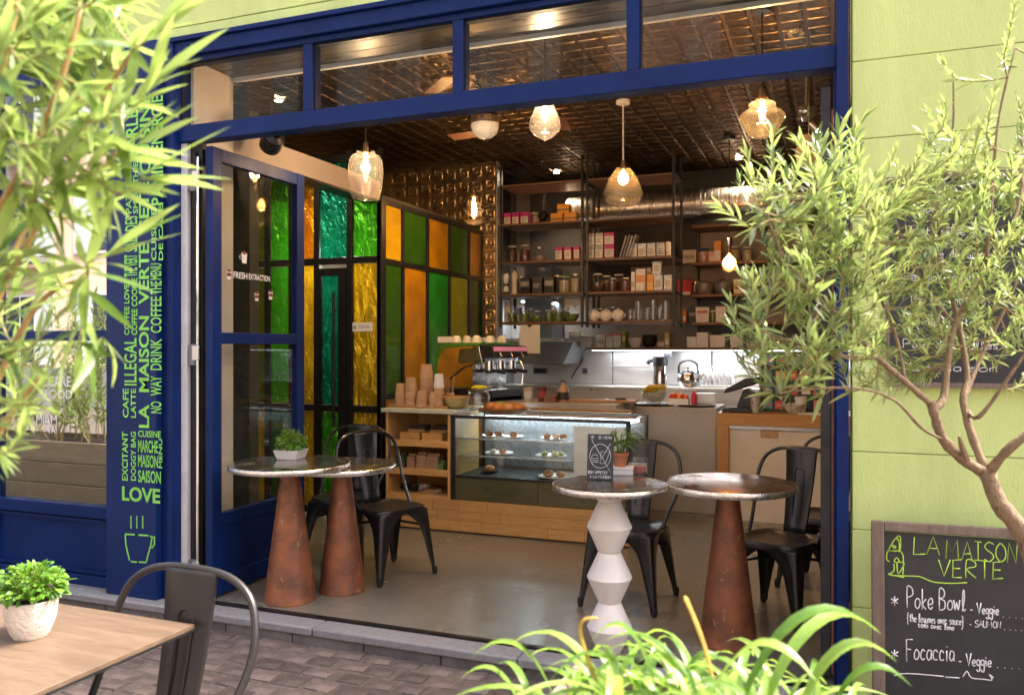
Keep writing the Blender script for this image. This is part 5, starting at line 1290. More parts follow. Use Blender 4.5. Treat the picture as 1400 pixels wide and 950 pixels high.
# things on them
for px, r_, lb in ((893,.19,"round black tray under the fruit bowls on the concrete counter"),(952,.17,"round black tray at the right end of the concrete counter")):
    y = CY0+.2; bottle("round_tray", lb, "tray", px, [(.001,0),(r_*.94,0),(r_,.014),(r_*.98,.014),(r_*.92,.005),(.001,.005)], PLASTIC_B, 0, yy=y, z=CZ+.0015, extra=[("rim_bead",[(r_,.0135),(r_+.003,.016),(r_,.018)],PLASTIC_B)], n=36)
y = CY0+.16
t = thing("banana_bowl", "glass bowl of bananas on the black tray", "fruit bowl", (at(893,400,y=y).x, y+.02, CZ+.016))
MB().lathe([(.001,.0),(.06,.0),(.10,.05),(.115,.105),(.112,.105),(.095,.05),(.001,.008)],28,cap=False).build("bowl_glass", glass("frosted_bowl",(.85,.87,.82),dirt=.35), t)
BAN = paint((.70,.50,.04))
for k in range(4):
    a = -.5+.35*k; MB().tube(smooth([(-.09+.03*k,.02,.09),(-.05+.03*k,-.03,.14),(.0+.03*k,-.04,.155),(.05+.02*k,-.02,.13)],3),[.008]+[.017]*8+[.006],8).build("banana", BAN, t)
y2 = CY0+.14
t = thing("tomato_box", "white box heaped with red tomatoes on the concrete counter", "box of tomatoes", (at(929,400,y=y2).x, y2, CZ+.016))
obox(.17,.12,.055,.004).build("box_walls", PAPER_W, t)
for k in range(9): MB().sphere((-.06+.03*(k%5),-.03+.05*(k//5),.062+.012*(k%2)),.026,12,8).build("tomato", paint(((.62,.05,.02),(.70,.10,.02),(.75,.30,.03))[k%3],.25), t)
prop("red_bag_end","red packet standing at the end of the tomato box","packet",(at(944,400,y=y2).x+.03, y2+.02, CZ+.016),[("bag_body", MB().box(-.02,.02,-.05,.05,0,.10), paint((.58,.03,.03)), .01),("bag_fold", MB().box(-.012,.012,-.05,.05,.1005,.115), paint((.58,.03,.03)),.003)])
WZ = .986
def wk(px, yy=YW+.16): return (at(px,400,y=yy).x, yy, WZ)
t = thing("slow_juicer", "black and steel upright juicer on the kitchen worktop", "juicer", wk(903))
MB().lathe([(.001,0),(.085,0),(.09,.02),(.075,.09),(.07,.20),(.075,.22),(.001,.22)],24,cap=False).build("motor_base", CHROME, t); MB().lathe([(.076,.221),(.08,.26),(.08,.32),(.05,.34),(.03,.36),(.03,.42)],24).build("juice_drum", PLASTIC_B, t); MB().box(.03,.12,-.05,.05,.30,.46).build("feed_hopper", DARKSTEEL, t, bev=.02); MB().tube([(-.07,0,.28),(-.12,0,.27),(-.14,0,.24)],.022,10).build("spout", PLASTIC_B, t)
t = thing("kettle", "round steel kettle with a black hoop handle on the worktop", "kettle", wk(941))
MB().lathe([(.001,0),(.09,0),(.115,.04),(.12,.09),(.10,.14),(.05,.17),(.05,.175),(.012,.18),(.014,.2),(.001,.205)],28,cap=False).build("kettle_body", CHROME, t); MB().tube(smooth([(-.10,0,.14),(-.09,0,.24),(0,0,.28),(.09,0,.24),(.10,0,.14)],4),.012,8).build("hoop_handle", PLASTIC_B, t); MB().tube([(.10,0,.08),(.15,0,.13),(.17,0,.16)],[.022,.015,.012],8).build("spout", CHROME, t)
t = thing("dish_rack", "wire dish rack full of white plates on the kitchen worktop", "dish rack", wk(978))
MB().box(-.2,.2,-.14,.14,0,.015).build("drip_tray", STEEL, t); 
for k in range(7): MB().lathe([(.001,0),(.06,.0),(.10,.012),(.098,.016),(.06,.006),(.001,.006)],24,Matrix.Translation((-.15+.05*k,0,.13))@Matrix.Rotation(R(72),4,'Y'),cap=False).build("plate", CERAM, t)
for k in range(9): MB().tube([(-.19+.047*k,-.13,.016),(-.19+.047*k,-.13,.11),(-.19+.047*k,.13,.11),(-.19+.047*k,.13,.016)],.003,5).build("rack_wire", CHROME, t)
prop("steel_pans","steel tray of pans in front of the dish rack","pans",(at(962,400,y=CY1-.1).x, CY1-.12, CZ+.002),[("pan", obox(.20,.14,.09,.004), STEEL),("pan_lid", MB().box(-.102,.102,-.072,.072,.0905,.10), STEEL,.003)],.1)
bottle("sauce_bottle","brown glass sauce bottle with dark label behind the display case","bottle",770,[(.001,0),(.048,0),(.05,.02),(.05,.10),(.03,.13),(.018,.145),(.018,.17)],paint((.38,.22,.14),.2),0,yy=BY0+.2,z=BZ+.001,extra=[("label",[(.0508,.02),(.0508,.085)],paint((.03,.02,.02))),("cap",[(.02,.1705),(.02,.185)],PLASTIC_B)])
for px, h, m_, lb in ((741,.125,paint((.10,.03,.02)),"dark red printed paper cup beside the coffee machine"),(722,.12,paint((.45,.40,.34)),"pale paper cup right of the coffee machine")):
    bottle("printed_cup", lb, "paper cup", px, [(.001,0),(.032,0),(.044,h),(.041,h),(.03,.01),(.001,.01)], m_, 0, yy=BY0+.14, z=BZ+.001, extra=[("cup_sleeve",[(.036,h*.3),(.0425,h*.75)],paint((.35,.05,.05) if px == 741 else (.6,.55,.5)))])
prop("cutting_board","wooden chopping board with a knife on the back counter","chopping board",(at(825,400,y=BY0+.3).x, BY0+.32, BZ+.001),[("board", MB().box(-.28,.28,-.12,.12,0,.02), TRAYW,.004),("knife_blade", MB().box(-.02,.10,-.03,-.005,.0205,.023), CHROME),("knife_handle", MB().box(.1005,.19,-.03,-.008,.0205,.037), PLASTIC_B,.004)],.12)
prop("wood_block","small dark wooden box at the left of the back counter","box",(at(752,400,y=BY0+.08).x, BY0+.1, BZ+.001),[("box_body", MB().box(-.05,.05,-.04,.04,0,.05), SHELFW,.003),("box_lid", MB().box(-.052,.052,-.042,.042,.0505,.06), SHELFW,.003)])
prop("bread_board","long thin wooden board lying behind the display case","board",(at(800,400,y=BY0+.05).x, YF+.70, cz2+.024),[("plank", MB().box(-.42,.42,-.05,.05,0,.018), TRAYW,.003),("support_rail", MB().box(-.42,.42,.052,.07,-.05,.017), OAK)])
# right counter
def rx(px, dy=.12): return (at(px,400,y=QY+dy).x, QY+dy, QZ+.001)
t = thing("payment_stand", "black angled payment terminal stand on the pine counter", "terminal stand", rx(1015,.16), R(-10))
MB().prism([(-.15,0),(.10,0),(.13,.015),(.02,.05),(-.14,.03)],-.09,.09,'y').build("base", PLASTIC_B, t, bev=.008); MB().prism([(-.04,.03),(.09,.02),(.10,.16),(.05,.20),(.02,.19)],-.05,.05,'y').build("neck", PLASTIC_B, t, bev=.008)
MB().prism([(-.14,.15),(.02,.20),(.12,.235),(.13,.29),(.04,.28),(-.12,.19)],-.07,.07,'y').build("screen_head", PLASTIC_B, t, bev=.008)
bottle("tall_glass","tall milky glass at the front of the pine counter","glass",1033,[(.001,.002),(.036,.002),(.042,.15),(.039,.15),(.033,.01),(.001,.01)],glass("milky_glass",(.8,.78,.74),dirt=.4),0,yy=QY+.08,z=QZ+.001,extra=[("drink",[(.031,.011),(.035,.09)],paint((.62,.52,.45)))])
t = thing("pink_ornament", "pink decorated round ornament behind the tall glass", "ornament", rx(1031,.22)); MB().sphere((0,0,.10),.055,18,12).build("ball", mat("pink_mottle",(.60,.25,.28),.4,var=.6,scale=40), t); MB().lathe([(.05,0),(.04,.01),(.018,.05)],16).build("foot", PLASTIC_B, t)
# picture board with coloured stickers
pb = thing("sticker_board", "upright framed board covered in colourful cards and stickers on the pine counter", "picture board", (0,0,0))
a = at(1040, 482, y=QY+.30); W_, H_ = .62, a.z-QZ-.002
MB().box(a.x,a.x+W_,QY+.30,QY+.32,QZ+.001,a.z).build("back_board", paint((.03,.035,.03),.4), pb)
MB().box(a.x-.012,a.x-.0005,QY+.294,QY+.322,QZ+.001,a.z+.012).box(a.x-.0,a.x+W_,QY+.294,QY+.322,a.z+.0005,a.z+.012).build("board_frame", paint((.22,.32,.24),.4), pb)
rc_ = random.Random(11)
pal = [(.05,.35,.30),(.70,.68,.60),(.10,.25,.55),(.62,.10,.08),(.75,.60,.10),(.15,.40,.10),(.75,.70,.62),(.55,.30,.10),(.10,.45,.55),(.70,.25,.35)]
for i in range(6):
    for j in range(4):
        w, h = rc_.uniform(.06,.085), rc_.uniform(.055,.08)
        x, z = a.x+.012+i*.1+rc_.uniform(0,.012), QZ+.02+j*(H_/4)+rc_.uniform(0,.01)
        o = MB().box(x,x+w,QY+.2975,QY+.2996,z,z+h).build("sticker_card", paint(pal[rc_.randrange(10)]), pb)
        MB().box(x+w*.2,x+w*.8,QY+.2966,QY+.2974,z+h*.3,z+h*.65).build("card_print", paint(pal[rc_.randrange(10)]), o)
t = thing("painted_bowl", "patterned bowl with a green sprig on the pine counter", "bowl", rx(1085,.14)); MB().lathe([(.001,0),(.04,0),(.07,.04),(.08,.075),(.076,.075),(.06,.03),(.001,.01)],24,cap=False).build("bowl_wall", mat("patterned_glaze",(.50,.48,.38),.4,var=.6,scale=30), t); MB().tube([(0,0,.03),(-.03,0,.11),(-.02,-.02,.17)],.006,6).build("sprig", LEAF_B, t)
prop("white_mug","white tapered pot leaning among the things on the pine counter","pot",rx(1095,.2),[("mug_wall", MB().lathe([(.001,0),(.035,0),(.05,.13),(.046,.13),(.032,.01),(.001,.01)],22,cap=False), CERAM),("mug_rim", MB().lathe([(.045,.1302),(.052,.133),(.045,.136)],22,cap=False), CERAM)])
prop("paper_pad","flat white papers lying on the pine counter","papers",rx(1108,.12),[("sheet", MB().box(-.10,.10,-.07,.07,0,.006), PAPER_W),("sheet", MB().box(-.09,.09,-.06,.06,.0065,.010,Matrix.Rotation(.2,4,'Z')), PAPER_W)],.1)
# ------------------------------------------------------------------ pendant lamps
WARM = (1.0,.70,.42)
def pendant(label, px, py, d, prof, m_, power, cordm=PLASTIC_B, bulb=(.022,.10), rose=False, top=None, rod=False):
    """glass shade: profile (r, z) around its middle; bulb of radius, height; cord to the ceiling"""
    p = at(px, py, d=d)
    t = thing("pendant_lamp", label, "pendant lamp", p)
    MB().lathe([(max(.001,a_),b_) for a_, b_ in smooth(prof,4)],48,cap=False).build("shade", m_, t, sharp=180)
    zt_ = prof[-1][1]; r0, h = bulb
    zc = zt_-.03
    s = MB().cyl((0,0,zt_-.02),(0,0,zt_+.05),.02,.016,n=16).build("lamp_holder", paint((.20,.13,.07),.35,.7), t)
    b = MB().lathe([(max(.001,a_),b_) for a_, b_ in smooth([(.006,-.02),(.010,-.03),(r0*.8,-.03-h*.3),(r0,-.03-h*.55),(r0*.8,-.03-h*.82),(.001,-.03-h)],3)],16,Matrix.Translation((0,0,zt_)),cap=False).build("bulb", BULB, t)
    ztop = ZC-p.z-.014
    MB().cyl((0,0,zt_+.05),(0,0,ztop),.006 if rod else .004,n=8).build("cord", cordm, t)
    MB().lathe([(.05,ztop-.03),(.055,ztop-.022),(.055,ztop-.001)],24).build("ceiling_rose", CERAM if rose else PLASTIC_B, t)
    add_light("bulb_light", (0,0,zt_-.03-h*.5), power*1.45, WARM, t, .03)
    return t
def sc_(prof, s): return [(r*s, z*s) for r, z in prof]
pendant("jar shaped pinkish clear glass pendant above the left tables", 500, 240, 5.3, [(.001,-.155),(.06,-.155),(.088,-.14),(.105,-.06),(.112,.02),(.105,.09),(.085,.125),(.062,.13),(.058,.15),(.05,.16)], GLASS_P, 7, bulb=(.017,.11))
pendant("teardrop glass pendant hanging just under the transom bar", 745, 165, 4.9, [(.001,-.125),(.012,-.115),(.05,-.095),(.085,-.06),(.092,-.03),(.085,.01),(.06,.07),(.042,.115),(.036,.135)], GLASS_P, 8, bulb=(.016,.12))
pendant("bell shaped clear glass pendant on a white rod before the shelves", 852, 256, 6.4, [(.001,-.145),(.08,-.143),(.125,-.115),(.152,-.06),(.15,-.04),(.11,.06),(.065,.13),(.04,.155)], GLASS_M, 9, cordm=CERAM, rose=True, bulb=(.04,.11), rod=True)
pendant("wide amber saucer shaped glass pendant at the right", 1042, 163, 4.65, [(.001,-.10),(.055,-.098),(.075,-.08),(.118,-.01),(.125,.01),(.115,.03),(.075,.06),(.072,.085),(.04,.10),(.03,.125)], GLASS_A, 15, bulb=(.016,.12))
pendant("small tiered amber glass pendant before the tin wall", 648, 286, 6.9, [(.001,-.13),(.05,-.125),(.085,-.085),(.10,-.07),(.055,-.05),(.085,-.01),(.055,.01),(.065,.045),(.035,.06),(.035,.10),(.025,.12)], GLASS_A, 14, bulb=(.02,.17))
t = pendant("bare round globe bulb hanging low before the kitchen shelves", 997, 362, 7.5, [(.001,-.075),(.04,-.064),(.068,-.032),(.075,0),(.068,.032),(.04,.064),(.022,.09),(.02,.12)], GLASS_A, 14, bulb=(.058,.13))
MB().lathe([(.024,.17),(.028,.18),(.028,.24),(.02,.25)],14,cap=False).build("cage", CHROME, t)
# ceiling fan with globe light
p = at(663, 150, d=5.95)
fn = thing("ceiling_fan", "brass ceiling fan with brown blades and a white glass globe", "ceiling fan", (p.x,p.y,0))
MB().lathe([(.07,ZC-.014),(.075,ZC-.05),(.045,ZC-.075),(.045,ZC-.09),(.06,ZC-.10)][::-1],28).build("canopy", paint((.45,.38,.28),.25,.9), fn)
MB().lathe([(.07,3.06),(.13,3.09),(.14,3.14),(.10,3.19),(.05,3.21),(.05,3.225)],32).build("motor", paint((.40,.33,.25),.25,.9), fn)
MB().lathe([(.10,3.0),(.108,3.01),(.108,3.045),(.08,3.059)],32).build("light_collar", paint((.30,.23,.16),.3,.8), fn)
MB().lathe([(.001,2.895),(.05,2.905),(.09,2.94),(.102,2.985),(.10,2.9995)],32,cap=False).build("globe", CERAM, fn)
for k in range(5):
    a = R(28+72*k)
    b_ = MB().box(.25,.62,-.06,.06,3.128,3.136,Matrix.Rotation(a,4,'Z')@Matrix.Rotation(R(9),4,'X')).build("blade", paint((.13,.05,.03),.4), fn)
    MB().box(.12,.27,-.018,.018,3.118,3.126,Matrix.Rotation(a,4,'Z')).build("blade_iron", paint((.40,.33,.25),.25,.9), b_)
# ceiling spotlights
def spot(label, px, py, z=ZC, aim=(0,0,-1), power=10, big=False):
    p = at(px, py, z=ZC-.03)
    t = thing("recessed_spot", label, "spotlight", (p.x,p.y,ZC-.0135), 0, "small recessed ceiling spotlights")
    MB().lathe([(.03,-.012),(.045,-.012),(.048,-.004),(.048,0)],24,cap=False).build("bezel", CHROME, t)
    MB().lathe([(.001,-.006),(.03,-.006),(.03,-.012)],20,cap=False).build("lamp_face", SPOTGLOW, t)
    add_light("spot_light", (0,0,-.03), power, (1,.78,.52), t, .03, 'SPOT', cone=R(110))
spot("small recessed ceiling spotlight above the left of the shelf rack", 761, 237, power=14)
spot("small recessed ceiling spotlight in the middle of the dark ceiling", 1010, 218, power=14)
spot("small recessed ceiling spotlight near the right edge above the counter", 919, 259, power=14)
spot("small recessed ceiling spotlight far behind the left transom", 381, 139, power=12)
p = at(372, 194, d=5.1)
t = thing("black_spot_lamp", "black adjustable spot lamp on the ceiling at the left", "spotlight", (p.x,p.y,p.z))
M = Matrix.Rotation(R(60),4,'Y')@Matrix.Rotation(R(30),4,'X')
MB().lathe([(.03,.07),(.062,.05),(.066,-.05),(.058,-.05),(.055,.03),(.001,.035)],24,M,cap=False).build("barrel", CHAIR_B, t); MB().lathe([(.001,-.02),(.05,-.022)],20,M,cap=False).build("reflector", CHROME, t)
for k in range(3): MB().lathe([(.067,-.03+.03*k),(.07,-.025+.03*k),(.067,-.02+.03*k)],20,M,cap=False).build("cooling_ring", CHAIR_B, t)
MB().tube([(0,0,.05),(.0,0,.12),(0,0,ZC-.014-p.z)],.010,8).build("stem", PLASTIC_B, t)
p = at(1103, 175, d=5.2)
t = thing("chrome_ceiling_lamp", "chrome swivel ceiling lamp at the right beside the folded door", "spotlight", (p.x,p.y,p.z))
MB().lathe([(.04,.13),(.06,.12),(.06,.10),(.05,.09),(.062,.08),(.062,.06),(.045,.05),(.03,.03)],24,cap=False).build("ribbed_base", CHROME, t); MB().cyl((0,0,.13),(0,0,ZC-.014-p.z),.012).build("stem", CHROME, t)
q = MB().lathe([(.02,0),(.03,-.06),(.032,-.07),(.001,-.07)],18,Matrix.Translation((.02,0,.03))@Matrix.Rotation(R(-45),4,'Y')).build("swivel_head", CHROME, t); MB().sphere((.072,0,-.018),.022,12,8).build("lamp_face", SPOTGLOW, q)
p = at(1106, 205, d=5.0)
prop("paper_fan_ornament", "brown folded paper ornament hanging at the right under the ceiling", "ornament", (p.x,p.y,p.z), [("fan_body", MB().prism([(-.07,-.10),(.06,-.12),(.07,.0),(.03,.09),(-.03,.09),(-.08,.0)],-.012,.012,'y'), paint((.14,.11,.09),.6,.3)),("hanging_wire", MB().cyl((0,0,.09),(0,0,ZC-.014-p.z),.003,n=6), PLASTIC_B)], .3)
p = at(1088, 110, d=5.0)
prop("smoke_detector", "small brass disc on the ceiling near the right post", "detector", (p.x,p.y,ZC-.014), [("disc", MB().lathe([(.05,-.02),(.055,-.01),(.055,0)],24), paint((.50,.38,.22),.3,.8)),("sensor", MB().lathe([(.02,-.026),(.022,-.0201)],16), PLASTIC_B)])

add_light("kiosk_light", (0,0,-.05), 11, (1,.93,.82), kl, .12)
ul_ = thing("shelf_led", "cool LED strip under the lowest kitchen shelf lighting the steel wall", "LED strip", (0,0,0))
MB().box(-2.5,.6,YS+.06,YS+.085,1.368,1.3795).build("channel", WHITE_TRIM, ul_); MB().box(-2.49,.59,YS+.063,YS+.082,1.3655,1.3675).build("diodes", LED_C, ul_)
add_light("shelf_led_light", (-.95,YS+.07,1.36), 7, (.93,.95,1), ul_, kind='AREA', sx=3.0, sy=.04)
# ------------------------------------------------------------------ leaves and shrubs
def leaf_mb(L, W, bend=.25, fold=.25, seg=5, tipw=.5):
    """a lance-shaped blade along +x, folded along its midrib, drooping to its tip"""
    m = MB(); vs, fs = [], []
    for i in range(seg+1):
        t = i/seg; w = W/2*(math.sin(math.pi*min(1, t**.8*.98+.02)))**.8 if i < seg else 0
        if i == 0: w = W*.06
        x = L*t; z = -bend*L*t*t
        vs += [(x, -w, z+fold*w), (x, 0, z), (x, w, z+fold*w)]
    for i in range(seg):
        a = i*3; fs += [(a, a+3, a+4, a+1), (a+1, a+4, a+5, a+2)]
    return m.add(vs, fs)
def basis(d, up=Vector((0,0,1)), roll=0.):
    d = d.normalized(); y = up.cross(d)
    if y.length < 1e-3: y = Vector((0,1,0))
    y.normalize(); z = d.cross(y)
    M = Matrix((d, y, z)).transposed().to_4x4()
    return M @ Matrix.Rotation(roll, 4, 'X')
def shrub(root, twigs, variants, leafm, n_obj, rnd, twigm, twr=.0022, leaf_step=.02, spread=(.6,1.0), size=(.7,1.15), up=.35, start=.25, whorl=2):
    """twigs: (points, leaf scale). The largest leaves in view become parts, the rest one mass"""
    lv = []; tw = MB()
    for pts, s in twigs:
        pts = [Vector(p) for p in pts]
        Ls = [(pts[i+1]-pts[i]).length for i in range(len(pts)-1)]; tot = sum(Ls)
        tw.tube(pts, [twr*(1-.6*i/(len(pts)-1)) for i in range(len(pts))], 5)
        s0 = tot*start; k = 0
        while s0 < tot:
            acc = 0; i = 0
            while i < len(Ls)-1 and acc+Ls[i] < s0: acc += Ls[i]; i += 1
            p = pts[i].lerp(pts[i+1], min(1,(s0-acc)/Ls[i])); t = (pts[i+1]-pts[i]).normalized()
            a0 = k*1.9 + rnd.uniform(-.4,.4)
            for w in range(whorl):
                a = a0 + w*2*math.pi/whorl + rnd.uniform(-.35,.35)
                u = t.orthogonal().normalized(); v = t.cross(u)
                side = u*math.cos(a) + v*math.sin(a)
                sp = rnd.uniform(*spread)*(1-.45*(s0/tot))
                d = (t*math.cos(sp) + side*math.sin(sp) + Vector((0,0,up*rnd.uniform(-.6,1)))).normalized()
                sc = s*rnd.uniform(*size)*(1-.35*(s0/tot)**2)
                M = Matrix.Translation(p) @ basis(d, Vector((0,0,1)), rnd.uniform(-.9,.9)) @ Matrix.Scale(sc, 4)
                lv.append((sc/max(.2,(p-CAM).dot(_fw)), rnd.randrange(len(variants)), M, p))
            k += 1; s0 += leaf_step*rnd.uniform(.75,1.25)*s
        # a closing tuft
        for w in range(3):
            d = (t + Vector((rnd.uniform(-.4,.4), rnd.uniform(-.4,.4), rnd.uniform(-.2,.4)))).normalized()
            M = Matrix.Translation(pts[-1]) @ basis(d, roll=rnd.uniform(-1,1)) @ Matrix.Scale(s*rnd.uniform(.6,.95), 4)
            lv.append((s/max(.2,(pts[-1]-CAM).dot(_fw)), rnd.randrange(len(variants)), M, pts[-1]))
    def inview(p):
        v = p-CAM; d = v.dot(_fw)
        if d < .2: return False
        x = 700+F*v.dot(_rt)/d; y = 475-F*v.z/d
        return -30 < x < 1430 and -30 < y < 980
    lv.sort(key=lambda q: (not inview(q[3]), -q[0]))
    mes = [v.mesh("leaf", leafm, 180) for v in variants]
    mass = MB()
    for k, (s_, vi, M, p) in enumerate(lv):
        if k < n_obj and inview(p):
            o = link("leaf", mes[vi], root); o.matrix_world = M
        else: mass.add(variants[vi].v, variants[vi].f, M)
    tw.build("twigs", twigm, root, kind="stuff")
    if mass.v: mass.build("foliage", leafm, root, sharp=180, kind="stuff")
    return len(lv)
def inpoly(x, y, P):
    c = False
    for i in range(len(P)):
        (x1,y1),(x2,y2) = P[i], P[i-1]
        if (y1 > y) != (y2 > y) and x < (x2-x1)*(y-y1)/(y2-y1)+x1: c = not c
    return c
def vary(L, W, n=6, bends=(.05,.5)):
    return [leaf_mb(L*(.85+.3*k/n), W*(.9+.2*((k*7)%n)/n), bends[0]+(bends[1]-bends[0])*((k*5)%n)/n, .15+.3*((k*3)%n)/n) for k in range(n)]
def P3(q): return at(q[0], q[1], d=q[2])
# ------------------------------------------------------------------ olive tree at the right
rn = random.Random(21)
D0 = 2.0
olive = thing("olive_tree", "young olive tree with a bent pale trunk before the green wall at the right", "tree", (0,0,0))
trunk_pts = [(1440,1240,1.92),(1432,1000,1.93),(1426,850,1.95),(1414,770,1.97),(1392,720,1.98),(1366,688,1.99),(1350,646,2.0)]
MB().tube(smooth([P3(q) for q in trunk_pts],3),[(.0255-.006*k/18)*rn.uniform(.92,1.09) for k in range(19)],12).build("trunk", BARK, olive, sharp=180)
limbs = [
 ([(1352,648,2.0),(1322,632,2.0),(1290,601,1.99),(1277,564,1.98),(1272,550,1.98)],.024,.016),
 ([(1272,552,1.98),(1238,522,1.95),(1201,490,1.92),(1159,443,1.9),(1117,406,1.87),(1070,350,1.85),(1048,290,1.84)],.013,.004),
 ([(1201,490,1.92),(1150,486,1.9),(1090,470,1.87),(1030,448,1.85)],.007,.003),
 ([(1159,443,1.9),(1150,370,1.9),(1140,300,1.9),(1128,262,1.9)],.007,.003),
 ([(1277,560,1.98),(1290,543,2.0),(1296,496,2.02),(1306,443,2.05),(1348,364,2.1),(1385,306,2.12),(1400,240,2.15)],.015,.006),
 ([(1346,640,2.0),(1327,590,2.03),(1317,548,2.05),(1322,506,2.08),(1300,400,2.12),(1275,320,2.15),(1290,250,2.15),(1303,177,2.15),(1303,98,2.15)],.017,.003),
 ([(1322,560,2.05),(1338,570,2.0),(1375,522,1.97),(1410,470,1.95)],.010,.005),
 ([(1352,645,2.0),(1375,618,1.96),(1405,592,1.94),(1440,560,1.93)],.020,.012),
 ([(1306,443,2.05),(1270,400,2.1),(1235,330,2.12),(1215,270,2.14)],.008,.003),
 ([(1348,364,2.1),(1357,252,2.1),(1366,158,2.1),(1388,66,2.1)],.008,.003),
 ([(1238,522,1.95),(1225,460,1.98),(1195,380,2.0),(1185,290,2.0)],.008,.003),
 ([(1290,601,1.99),(1260,585,1.93),(1220,545,1.9),(1160,530,1.87),(1080,535,1.85)],.007,.003),
 ([(1317,548,2.05),(1345,480,2.1),(1375,420,2.1),(1400,360,2.1)],.009,.004),
]
bp = []
for pts, r0, r1 in limbs:
    q = [Vector(w_) for w_ in smooth([P3(p_) for p_ in pts],4)]
    MB().tube(q,[(r0+(r1-r0)*k/(len(q)-1))*.62*rn.uniform(.86,1.16) for k in range(len(q))],8).build("branch", BARK, olive, sharp=180)
    bp += [(q[k], k/len(q)) for k in range(len(q)//3, len(q))] if r0 < .016 else []
MB().tube([P3((1322,632,2.0)),P3((1315,610,1.97)),P3((1311,596,1.96))],[.010,.007,.003],6).build("stub", BARK, olive)
POLY = [(1015,290),(1040,240),(1085,225),(1150,212),(1200,245),(1255,225),(1290,130),(1300,75),(1345,120),(1380,45),(1420,50),(1420,560),(1350,535),(1280,530),(1210,530),(1150,550),(1060,555),(1005,470),(1000,425),(1050,390)]
twigs = []; tries = 0
while len(twigs) < 285 and tries < 20000:
    tries += 1
    x, y = rn.uniform(995,1425), rn.uniform(40,570)
    if not inpoly(x, y, POLY): continue
    if y < 210 and rn.random() < .85: continue
    if x < 1170 and rn.random() < .35: continue
    if x > 1230 and y > 455 and rn.random() < .75: continue
    d = rn.uniform(1.78,2.02) if x < 1200 else rn.uniform(1.88,2.3)
    tip = at(x, y, d=d)
    b, _ = min(bp, key=lambda q: (q[0]-tip).length)
    v = tip-b
    if v.length < .03 or v.length > .42: continue
    mid = b.lerp(tip,.5) + Vector((rn.uniform(-.02,.02),rn.uniform(-.02,.02),-.012))
    t_ = v.normalized(); end = tip + (t_*.6+Vector((rn.uniform(-.3,.3),rn.uniform(-.2,.2),.75))).normalized()*rn.uniform(.04,.09)
    twigs.append((smooth([b,mid,tip,end],3), rn.uniform(.85,1.15) if x < 1180 else rn.uniform(.5,.85)))
nl = shrub(olive, twigs, vary(.062,.0100), LEAF_O, 298, rn, TWIG, .0022, .017, (.55,1.05), up=.3, start=.22)
olive_pot = MB().lathe([(.001,0),(.17,0),(.19,.03),(.235,.36),(.25,.36),(.25,.41),(.235,.41),(.225,.38),(.001,.37)],28,Matrix.Translation(Vector((P3((1440,1240,1.92)).x,P3((1440,1240,1.92)).y,ZS))),cap=False).build("pot", TERRA, olive)
# ------------------------------------------------------------------ near shrub at the left
rn = random.Random(5)
ls = thing("oleander_shrub", "bright green narrow-leaved shrub close by at the left edge", "shrub", (0,0,0))
stems = [
 ([(-60,760,1.05),(-40,520,1.05),(-25,340,1.04),(40,215,1.03),(85,105,1.02),(110,10,1.02)],.006),
 ([(-50,640,1.1),(-10,430,1.1),(40,330,1.1),(80,260,1.1),(130,150,1.08),(190,60,1.06)],.005),
 ([(-80,720,1.15),(-20,560,1.15),(30,450,1.15),(70,400,1.15),(120,380,1.12)],.005),
 ([(-70,800,1.15),(-30,650,1.18),(20,560,1.18),(60,510,1.18)],.005),
 ([(-60,300,1.0),(-20,150,.98),(10,60,.97),(30,-40,.97)],.006),
 ([(-20,430,1.1),(50,290,1.15),(140,230,1.15),(170,190,1.15)],.004),
]
bp = []
for pts, r0 in stems:
    q = [Vector(w_) for w_ in smooth([P3(p_) for p_ in pts],4)]
    MB().tube(q,[r0*(1-.5*k/len(q)) for k in range(len(q))],8).build("stem", mat("red_stem",(.36,.22,.08),.6,var=.3,scale=30) if "red_stem" not in bpy.data.materials else bpy.data.materials["red_stem"], ls, sharp=180)
    bp += q[2:]
POLY = [(-60,-40),(180,-40),(185,40),(160,100),(130,180),(115,260),(85,330),(90,400),(75,450),(50,520),(35,600),(10,660),(-60,680)]
twigs = []; tries = 0
while len(twigs) < 72 and tries < 6000:
    tries += 1
    x, y = rn.uniform(-60,222), rn.uniform(-40,690)
    if not inpoly(x, y, POLY): continue
    d = rn.uniform(.92,1.25)
    tip = at(x, y, d=d)
    b = min(bp, key=lambda q: (q-tip).length); v = tip-b
    if v.length < .015 or v.length > .3: continue
    t_ = v.normalized()
    end = tip + (t_*.5+_rt*rn.uniform(-.1,.5)+Vector((0,0,rn.uniform(.2,.8)))).normalized()*rn.uniform(.025,.05)
    twigs.append((smooth([b,b.lerp(tip,.5)+Vector((0,0,-.008)),tip,end],3), rn.uniform(.55,1.05) if y < 330 else rn.uniform(.4,.8)))
for (x, y, d, ex, ey) in ((175,150,1.0,205,120),(150,215,1.0,185,200),(160,265,.98,190,245),(120,360,1.0,150,345),(110,470,1.05,140,462),(180,70,1.0,215,45)):
    a_ = at(x,y,d=d); b = min(bp, key=lambda q: (q-a_).length)
    twigs.append((smooth([b,b.lerp(a_,.6),a_,at(ex,ey,d=d)],3), 1.1))
nl2 = shrub(ls, twigs, vary(.118,.0142,6,(.0,.35)), LEAF_F, 298, rn, TWIG, .002, .024, (.5,1.0), up=.25, start=.15, whorl=2)
